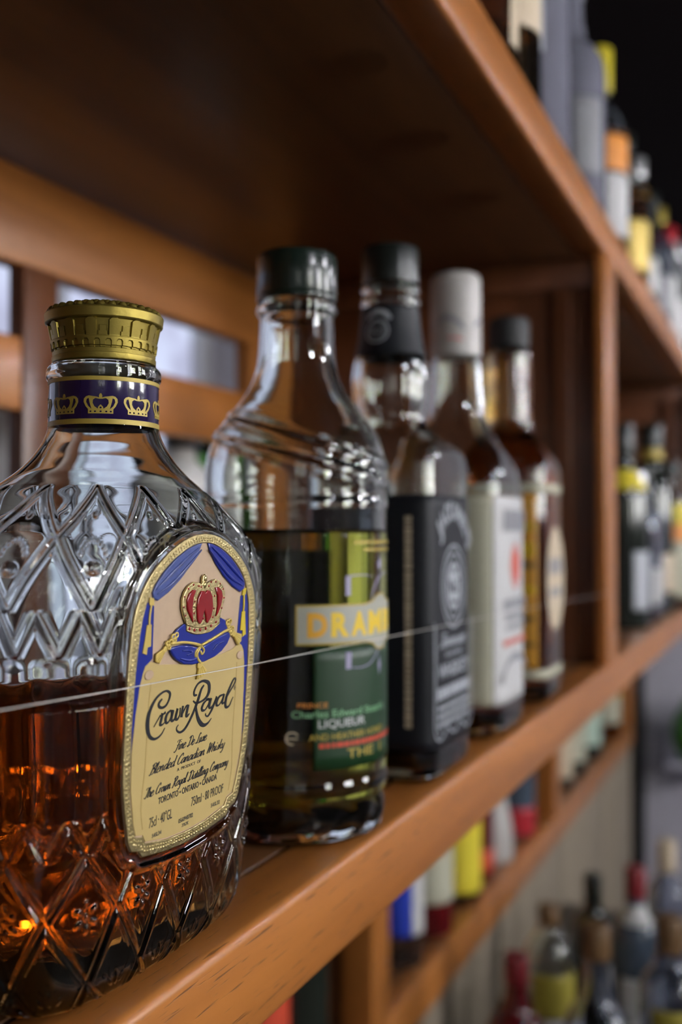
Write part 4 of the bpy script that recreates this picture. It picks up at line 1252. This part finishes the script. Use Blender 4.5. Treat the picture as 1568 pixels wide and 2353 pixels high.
art('cap_print', 'grey_print', merge([stroke([(-14, 308), (-9, 312.5), (-2, 311), (4, 306.5), (7, 303)], [2, 4.2, 4.2, 3.6, 1.5], .02, .1), stroke([(14, 305), (20, 310), (26, 312)], [2, 4, 4], .02, .1)]), BN, wc, 1.0)
art('cap_print', 'red_print', stroke([(-8, 297), (0, 296.4), (6, 295)], [1.0, 1.6, 1.0], .02, .1), BN, wc, 1.0)
bs = patch('side_patch', 'cream_paper', beam, BL, 138, 224.5, 24, 176, .3, 1.6, 6)
bs['label'] = 'plain cream side of the label'
bf = patch('front_label', 'white_paper', beam, BL, 225.5, 315, 24, 176, .3, 1.6, 6)
BF = lambda x, y, h: (x, -(BH + .32 + h), y)
art('seal', 'red_print', shape([circle_pts(4, 124, 13, 17, 32), circle_pts(4, 124, 10.6, 14.4, 32), circle_pts(4, 124, 9, 12.6, 32)], .02, .14), BF, bf, 0, label='oval red seal')
art('lettering', 'grey_print', merge([bars(-28, 32, 150, 16, 7, .02, .12, 2), bars(-28, 34, 92, 8, 6, .02, .12, 5), bars(-24, 30, 84, 5, 9, .02, .12, 7), bars(-22, 30, 77, 4, 9, .02, .12, 8), stroke([(-34, 40), (-20, 52), (0, 56), (20, 54), (36, 46)], [3, 5, 6, 5, 3], .02, .12)]), BF, bf, 0)
art('lettering', 'red_print', bars(-30, 34, 66, 4.0, 10, .02, .12, 4), BF, bf, 0)

# ------------------------------------------------------------------ golden whisky with black cap at the end of the row
GX, GY, GH = 894.0, 236.5, 42.0
gold = thing('golden_whisky_bottle', 'golden whisky bottle with short black cap, last in the front row before the post', 'bottle', (GX, GY, 0.3))
GL = Loft([(0, 36, 36, 4), (2, 39.6, 39.6, 4.6), (7, 41.6, 41.6, 5), (14, 42, 42, 5.4), (204, 42, 42, 5.4), (213, 40.2, 40.2, 4.4), (223, 34.4, 34.4, 3.2), (232, 27.2, 27.2, 2.4), (241, 22.0, 22.0, 2), (252, 20.4, 20.4, 2), (314, 20.0, 20.0, 2), (318, 18.4, 18.4, 2), (322, 17.8, 17.8, 2)])
glass_parts(gold, GL, 312, 120, 3.0, 3.2, 8.0, 'glass', 'whisky_light')
lathe('cap', 'black_matte', [(17.6, 318.2), (18.7, 318.4), (18.8, 320), (18.8, 340), (18.2, 343.4), (16.4, 345), (.5, 345.2)], gold, 64)
for z0, z1 in ((184, 192), (22, 30)):
    patch('label_band', 'cream_paper', gold, GL, 138, 314, z0, z1, .3, 1.6, 4)
patch('side_patch', 'amber_glow', gold, GL, 140, 222, 31, 183, .2, 1.6, 6)['label'] = 'glossy amber patch painted for the glow of lit whisky'  # amber colour painted in place of light glowing through the whisky
GS = lambda x, y, h: (-(GH + .3 + h), -x, y)
GF = lambda x, y, h: (x, -(GH + .3 + h), y)
art('lettering', 'yellow_print', merge([bars(4, 34, 150, 8, 4, 0, .12, 3), bars(6, 34, 128, 12, 4, 0, .12, 4), bars(2, 34, 96, 7, 5, 0, .12, 5)]), GS, gold, 0)
art('lettering', 'ink_soft', merge([bars(4, 34, 118, 6, 5, 0, .12, 6), bars(4, 34, 72, 5, 6, 0, .12, 7), bars(4, 34, 50, 4, 6, 0, .12, 8)]), GS, gold, 0)
art('front_label', 'beige_label', shape([circle_pts(0, 108, 34, 46, 40)], 0, .2), GF, gold, 0)
art('front_print', 'grey_print', merge([bars(-26, 26, 112, 14, 6, .2, .3, 3), bars(-24, 24, 92, 8, 7, .2, .3, 5)]), GF, gold, 0)

# ------------------------------------------------------------------ background bottles
def std_rows(H, R, rn, sq=2.0, sh=0.62):
    e = sq
    return [(0, R * .86, R * .86, e), (1.5, R * .95, R * .95, e), (6, R, R, e), (H * sh, R, R, e), (H * (sh + .05), R * .95, R * .95, max(2, e * .8)), (H * (sh + .10), R * .76, R * .76, 2.2), (H * (sh + .145), R * .5, R * .5, 2),
            (H * (sh + .19), rn * 1.12, rn * 1.12, 2), (H * (sh + .24), rn, rn, 2), (H - 26, rn, rn, 2), (H - 24, rn + 1.2, rn + 1.2, 2), (H - 20, rn + 1.2, rn + 1.2, 2), (H - 18, rn - .8, rn - .8, 2), (H - 12, rn - .8, rn - .8, 2)]

def bottle(name, label, loc, H, R, rn=14.0, glassm='glass', liq=None, level=0.5, cap='black_plastic', caph=26, labels=(), neck=None, sq=2.0, sh=0.62, group=None, solid=False, rows=None):
    e = thing(name, label, 'bottle', loc, 0, group)
    lf = Loft(rows or std_rows(H, R, rn, sq, sh))
    if solid:
        th = np.linspace(0, 2 * np.pi, 44, endpoint=False)
        V, F = rings_mesh([ring(lf, z, th) for z in zsamp(0, lf.z1, 4.0)])
        obj('glass', V, F, glassm, e)
    else:
        glass_parts(e, lf, H * level if liq else None, 44, 4.0, 3.0, 8.0, glassm, liq or 'whisky')
    rc = rn + 1.9
    lathe('cap', cap, [(rn - .6, H - caph), (rc - .3, H - caph + .2), (rc, H - caph + 1.2), (rc, H - 3), (rc - 1.2, H - .6), (.5, H)], e, 36)
    for m, t0, t1, z0, z1 in labels:
        patch('label', m, e, lf, t0, t1, z0, z1, .3, 5, 8)
    if neck:
        m, z0, z1 = neck
        patch('neck_label', m, e, lf, 0, 360, z0, z1, .4, 10, 4)
    return e

# top of the upper shelf
UZ = 507.4
bottle('spirit_bottle', 'amber bottle on the upper shelf, nearest the viewer at the top of the picture', (800, 240, UZ), 290, 36, liq='amber_orange', level=.6, cap='red_cap', labels=[('beige_label', 250, 330, 40, 130)], group='bottles on the upper shelf')
bottle('spirit_bottle', 'bottle with pale beige label on the upper shelf beside tall clear bottles', (884, 240, UZ), 300, 36, liq='whisky_light', level=.4, labels=[('beige_label', 140, 330, 90, 170)], group='bottles on the upper shelf')
bottle('spirit_bottle', 'large clear grey glass bottle on the upper shelf above the bourbon', (990, 242, UZ), 340, 44, 17, 'frosted_glass', cap='silver_cap', sh=.66, labels=[('silver_print', 150, 215, 110, 190)], solid=True, group='bottles on the upper shelf')
bottle('spirit_bottle', 'tall clear grey glass bottle on the upper shelf left of the gold capped one', (1196, 240, UZ), 310, 42, 16, 'frosted_glass', cap='silver_cap', sh=.6, labels=[('grey_print', 195, 250, 60, 150)], solid=True, group='bottles on the upper shelf')
bottle('spirit_bottle', 'orange topped bottle with yellow gold cap and white label on the upper shelf', (1389, 238, UZ), 308, 37, 15, 'glass', 'amber_orange', .60, 'yellow_cap', 62, [('white_paper', 150, 330, 40, 126), ('orange_label', 150, 330, 129, 178)], sh=.60, group='bottles on the upper shelf')
bottle('spirit_bottle', 'amber bottle with yellow label on the upper shelf past the gold capped one', (1590, 236, UZ), 262, 38, 14, 'glass', 'whisky_light', .66, 'black_plastic', 26, [('gold_flat', 150, 330, 40, 120)], group='bottles on the upper shelf')
bottle('spirit_bottle', 'clear bottle with pale cap on the upper shelf behind the amber one', (1738, 238, UZ), 276, 36, 15, 'glass', None, 0, 'silver_cap', 34, [('white_paper', 200, 330, 40, 100)], group='bottles on the upper shelf')
bottle('spirit_bottle', 'dark capped clear bottle on the upper shelf, third from the picture edge', (1905, 236, UZ), 268, 36, 14, 'glass_grey', None, 0, 'black_plastic', 26, [('grey_print', 150, 330, 40, 110)], group='bottles on the upper shelf')
bottle('spirit_bottle', 'white labelled bottle with gold cap on the upper shelf near the picture edge', (2046, 238, UZ), 284, 37, 14, 'glass', 'whisky_light', .3, 'gold_cap', 34, [('white_paper', 140, 330, 30, 140)], group='bottles on the upper shelf')
bottle('spirit_bottle', 'clear bottle with red neck on the upper shelf at the picture edge', (2210, 236, UZ), 290, 37, 14, 'glass', None, 0, 'red_cap', 40, [('white_paper', 200, 330, 40, 130)], group='bottles on the upper shelf')
bottle('spirit_bottle', 'dark bottle with silver cap farthest along the upper shelf', (2360, 238, UZ), 300, 37, 14, 'dark_glass', None, 0, 'silver_cap', 40, [('white_paper', 150, 330, 60, 140)], solid=True, group='bottles on the upper shelf')

# far bay of the main shelf
bottle('spirit_bottle', 'dark bottle with black cap and yellow neck label just past the post', (1594, 240, .3), 318, 38, 15, 'dark_glass', None, 0, 'black_plastic', 50, [('silver_print', 210, 330, 30, 120)], neck=('yellow_label', 214, 246), solid=True, group='bottles in the far bay')
bottle('spirit_bottle', 'clear gin bottle with bright highlights in the far bay', (1716, 238, .3), 250, 38, 15, 'glass_grey', None, 0, 'silver_cap', 30, [('white_paper', 230, 330, 30, 90)], group='bottles in the far bay')
bottle('spirit_bottle', 'grey glass bottle between the clear gin and the gold banded one', (1812, 240, .3), 262, 36, 14, 'glass_grey', None, 0, 'black_plastic', 30, [('grey_print', 220, 330, 30, 110)], group='bottles in the far bay')
bottle('spirit_bottle', 'black bottle with gold band under its cap in the far bay', (1912, 238, .3), 348, 39, 20, 'dark_glass', None, 0, 'black_plastic', 44, [('beige_label', 220, 330, 40, 110)], neck=('gold_print', 282, 302), solid=True, group='bottles in the far bay')
bottle('spirit_bottle', 'bottle with round yellow and orange label at the right picture edge', (2090, 222, .3), 290, 38, 15, 'glass', 'whisky_light', .3, 'black_plastic', 30, [('yellow_label', 150, 330, 165, 205), ('orange_label', 150, 330, 130, 165), ('cream_paper', 150, 330, 20, 130)], sh=.70, group='bottles in the far bay')

# lower shelf
Lz = LZ + .6
bottle('spirit_bottle', 'dark bottle on the lower shelf left of the near post', (1085, 552, Lz), 330, 40, 15, 'dark_glass', None, 0, 'black_plastic', 30, [('grey_print', 200, 260, 150, 190)], solid=True, group='bottles on the lower shelf')
bottle('spirit_bottle', 'red labelled bottle at the far left of the lower shelf', (985, 552, Lz), 300, 38, 14, 'dark_red_glass', None, 0, 'red_cap', 30, [('red_print', 150, 330, 30, 190)], solid=True, group='bottles on the lower shelf')
bottle('spirit_bottle', 'bottle with blue and white label right of the near lower post', (1428, 552, Lz), 310, 38, 14, 'glass_grey', None, 0, 'silver_cap', 30, [('blue_label', 150, 232, 50, 175), ('white_paper', 234, 330, 50, 175)], group='bottles on the lower shelf')
bottle('spirit_bottle', 'red bottle with wide cream label on the lower shelf', (1560, 552, Lz), 320, 42, 15, 'dark_red_glass', None, 0, 'black_plastic', 30, [('cream_paper', 150, 330, 55, 210)], solid=True, group='bottles on the lower shelf')
bottle('spirit_bottle', 'bottle with tall yellow label on the lower shelf', (1722, 552, Lz), 330, 42, 15, 'glass', 'whisky_light', .5, 'yellow_cap', 30, [('yellow_label', 150, 330, 18, 240)], sh=.74, group='bottles on the lower shelf')
bottle('spirit_bottle', 'slim dark red bottle beside the yellow label on the lower shelf', (1832, 552, Lz), 310, 34, 14, 'dark_red_glass', None, 0, 'red_cap', 30, [('red_print', 200, 330, 20, 60)], solid=True, group='bottles on the lower shelf')
bottle('spirit_bottle', 'clear waisted bottle with pale contents on the lower shelf', (1946, 552, Lz), 330, 42, 15, 'white_plastic', None, 0, 'silver_cap', 30, [], solid=True, group='bottles on the lower shelf',
       rows=[(0, 34), (3, 40), (20, 42), (60, 40), (110, 31), (150, 24), (200, 23), (240, 26), (280, 20), (318, 15)])
bottle('spirit_bottle', 'slate coloured bottle with red base next to the middle lower post', (2130, 552, Lz), 320, 42, 15, 'slate_glass', None, 0, 'black_plastic', 30, [('red_cap', 140, 330, 6, 66)], solid=True, group='bottles on the lower shelf')
bottle('spirit_bottle', 'small beige labelled bottle just past the middle lower post', (2560, 552, Lz), 250, 36, 14, 'dark_glass', None, 0, 'black_plastic', 26, [('beige_label', 150, 330, 30, 140)], solid=True, group='bottles on the lower shelf')
bottle('spirit_bottle', 'cream labelled bottle on the far lower shelf', (2716, 552, Lz), 310, 40, 14, 'dark_glass', None, 0, 'black_plastic', 26, [('cream_paper', 150, 330, 40, 230)], sh=.74, solid=True, group='bottles on the lower shelf')
bottle('spirit_bottle', 'pale green labelled bottle on the far lower shelf', (2936, 552, Lz), 320, 42, 14, 'dark_glass', None, 0, 'black_plastic', 26, [('palegreen_label', 150, 330, 40, 235)], sh=.74, solid=True, group='bottles on the lower shelf')
bottle('spirit_bottle', 'yellow and cream labelled bottle at the far end of the lower shelf', (3290, 552, Lz), 330, 42, 14, 'glass_amber', None, 0, 'yellow_cap', 26, [('cream_paper', 150, 330, 40, 130), ('yellow_label', 150, 330, 130, 240)], sh=.74, solid=True, group='bottles on the lower shelf')

# bottles standing on the counter, lower right
Kz = -730 + .6
bottle('spirit_bottle', 'dark red bottle on the counter, nearest the beige panels', (1352, 350, Kz), 300, 40, 15, 'dark_red_glass', None, 0, 'dull_red', 36, [('red_print', 200, 330, 60, 150)], solid=True, group='bottles on the counter')
bottle('spirit_bottle', 'bottle with yellow label over white on the counter', (1554, 350, Kz), 300, 38, 14, 'glass', 'whisky', .4, 'brown_cap', 30, [('olive_label', 150, 330, 140, 205), ('white_paper', 150, 330, 40, 138)], sh=.72, group='bottles on the counter')
bottle('spirit_bottle', 'clear glass bottle with brown cap on the counter', (1320, 236, Kz), 372, 44, 16, 'glass_grey', None, 0, 'brown_cap', 42, [('olive_label', 200, 300, 40, 120)], sh=.6, group='bottles on the counter')
bottle('spirit_bottle', 'dark bottle with black cap on the counter behind the clear one', (1811, 330, Kz), 270, 37, 14, 'dark_glass', None, 0, 'black_plastic', 46, [('grey_print', 200, 300, 40, 120)], solid=True, group='bottles on the counter')
bottle('spirit_bottle', 'red capped bottle with white neck label on the counter', (1724, 244, Kz), 322, 38, 15, 'slate_glass', None, 0, 'dull_red', 50, [('white_paper', 150, 330, 60, 150)], neck=('white_paper', 232, 262), solid=True, group='bottles on the counter')
bottle('spirit_bottle', 'tall clear bottle with pale cap on the counter at the picture edge', (1998, 224, Kz), 292, 38, 15, 'glass_grey', None, 0, 'beige_label', 60, [('silver_print', 200, 300, 40, 120)], group='bottles on the counter')
bottle('spirit_bottle', 'clear bottle with brown shoulder and yellow label on the counter', (1440, 158, Kz), 352, 42, 16, 'glass_grey', 'whisky', .5, 'brown_cap', 48, [('olive_label', 150, 330, 150, 240)], sh=.68, group='bottles on the counter')
bottle('spirit_bottle', 'low clear bottle on the counter by the right picture edge', (1684, 150, Kz), 262, 42, 16, 'glass_grey', None, 0, 'silver_cap', 40, [('white_paper', 220, 300, 40, 110)], group='bottles on the counter')

# rear side of the shelf board, seen through the open back
bottle('spirit_bottle', 'white labelled bottle behind the open shelf at the left picture edge', (748, 692, .3), 318, 38, 18, 'bright_white', None, 0, 'silver_cap', 30, [('bright_white', 150, 330, 20, 200)], solid=True, group='bottles behind the open shelf')
bottle('spirit_bottle', 'clear bottle behind the open shelf next to the white labelled one', (850, 720, .3), 300, 36, 16, 'glass', None, 0, 'silver_cap', 30, [], group='bottles behind the open shelf')
bottle('spirit_bottle', 'pale bottle behind the open shelf between the crown label bottle and the liqueur', (1040, 692, .3), 272, 40, 18, 'bright_white', None, 0, 'black_plastic', 26, [('white_paper', 150, 330, 20, 200)], sh=.74, solid=True, group='bottles behind the open shelf')
bottle('spirit_bottle', 'green glass bottle behind the open shelf beyond the pale one', (1150, 720, .3), 280, 36, 15, 'glass_green', None, 0, 'black_plastic', 26, [], group='bottles behind the open shelf')

# green vase by the end wall
vz = thing('vase', 'dark green rounded vase against the grey end wall', 'vase', (4060, 352, -729.5))
lathe('body', 'leaf_green', [(30, 0), (44, 3), (70, 40), (84, 90), (80, 145), (62, 185), (44, 205), (38, 222), (46, 236), (40, 236), (34, 220), (38, 204)], vz, 48, True, False)
ws = thing('wall_shelf', 'small grey wall shelf carrying the green vase', 'shelf', (4199, 352, -750))
box('board', 'wall_grey', -225, 0, -95, 95, 0, 20, ws, 2)
box('bracket', 'wall_grey', -120, 0, -12, 12, -80, 0, ws, 1)
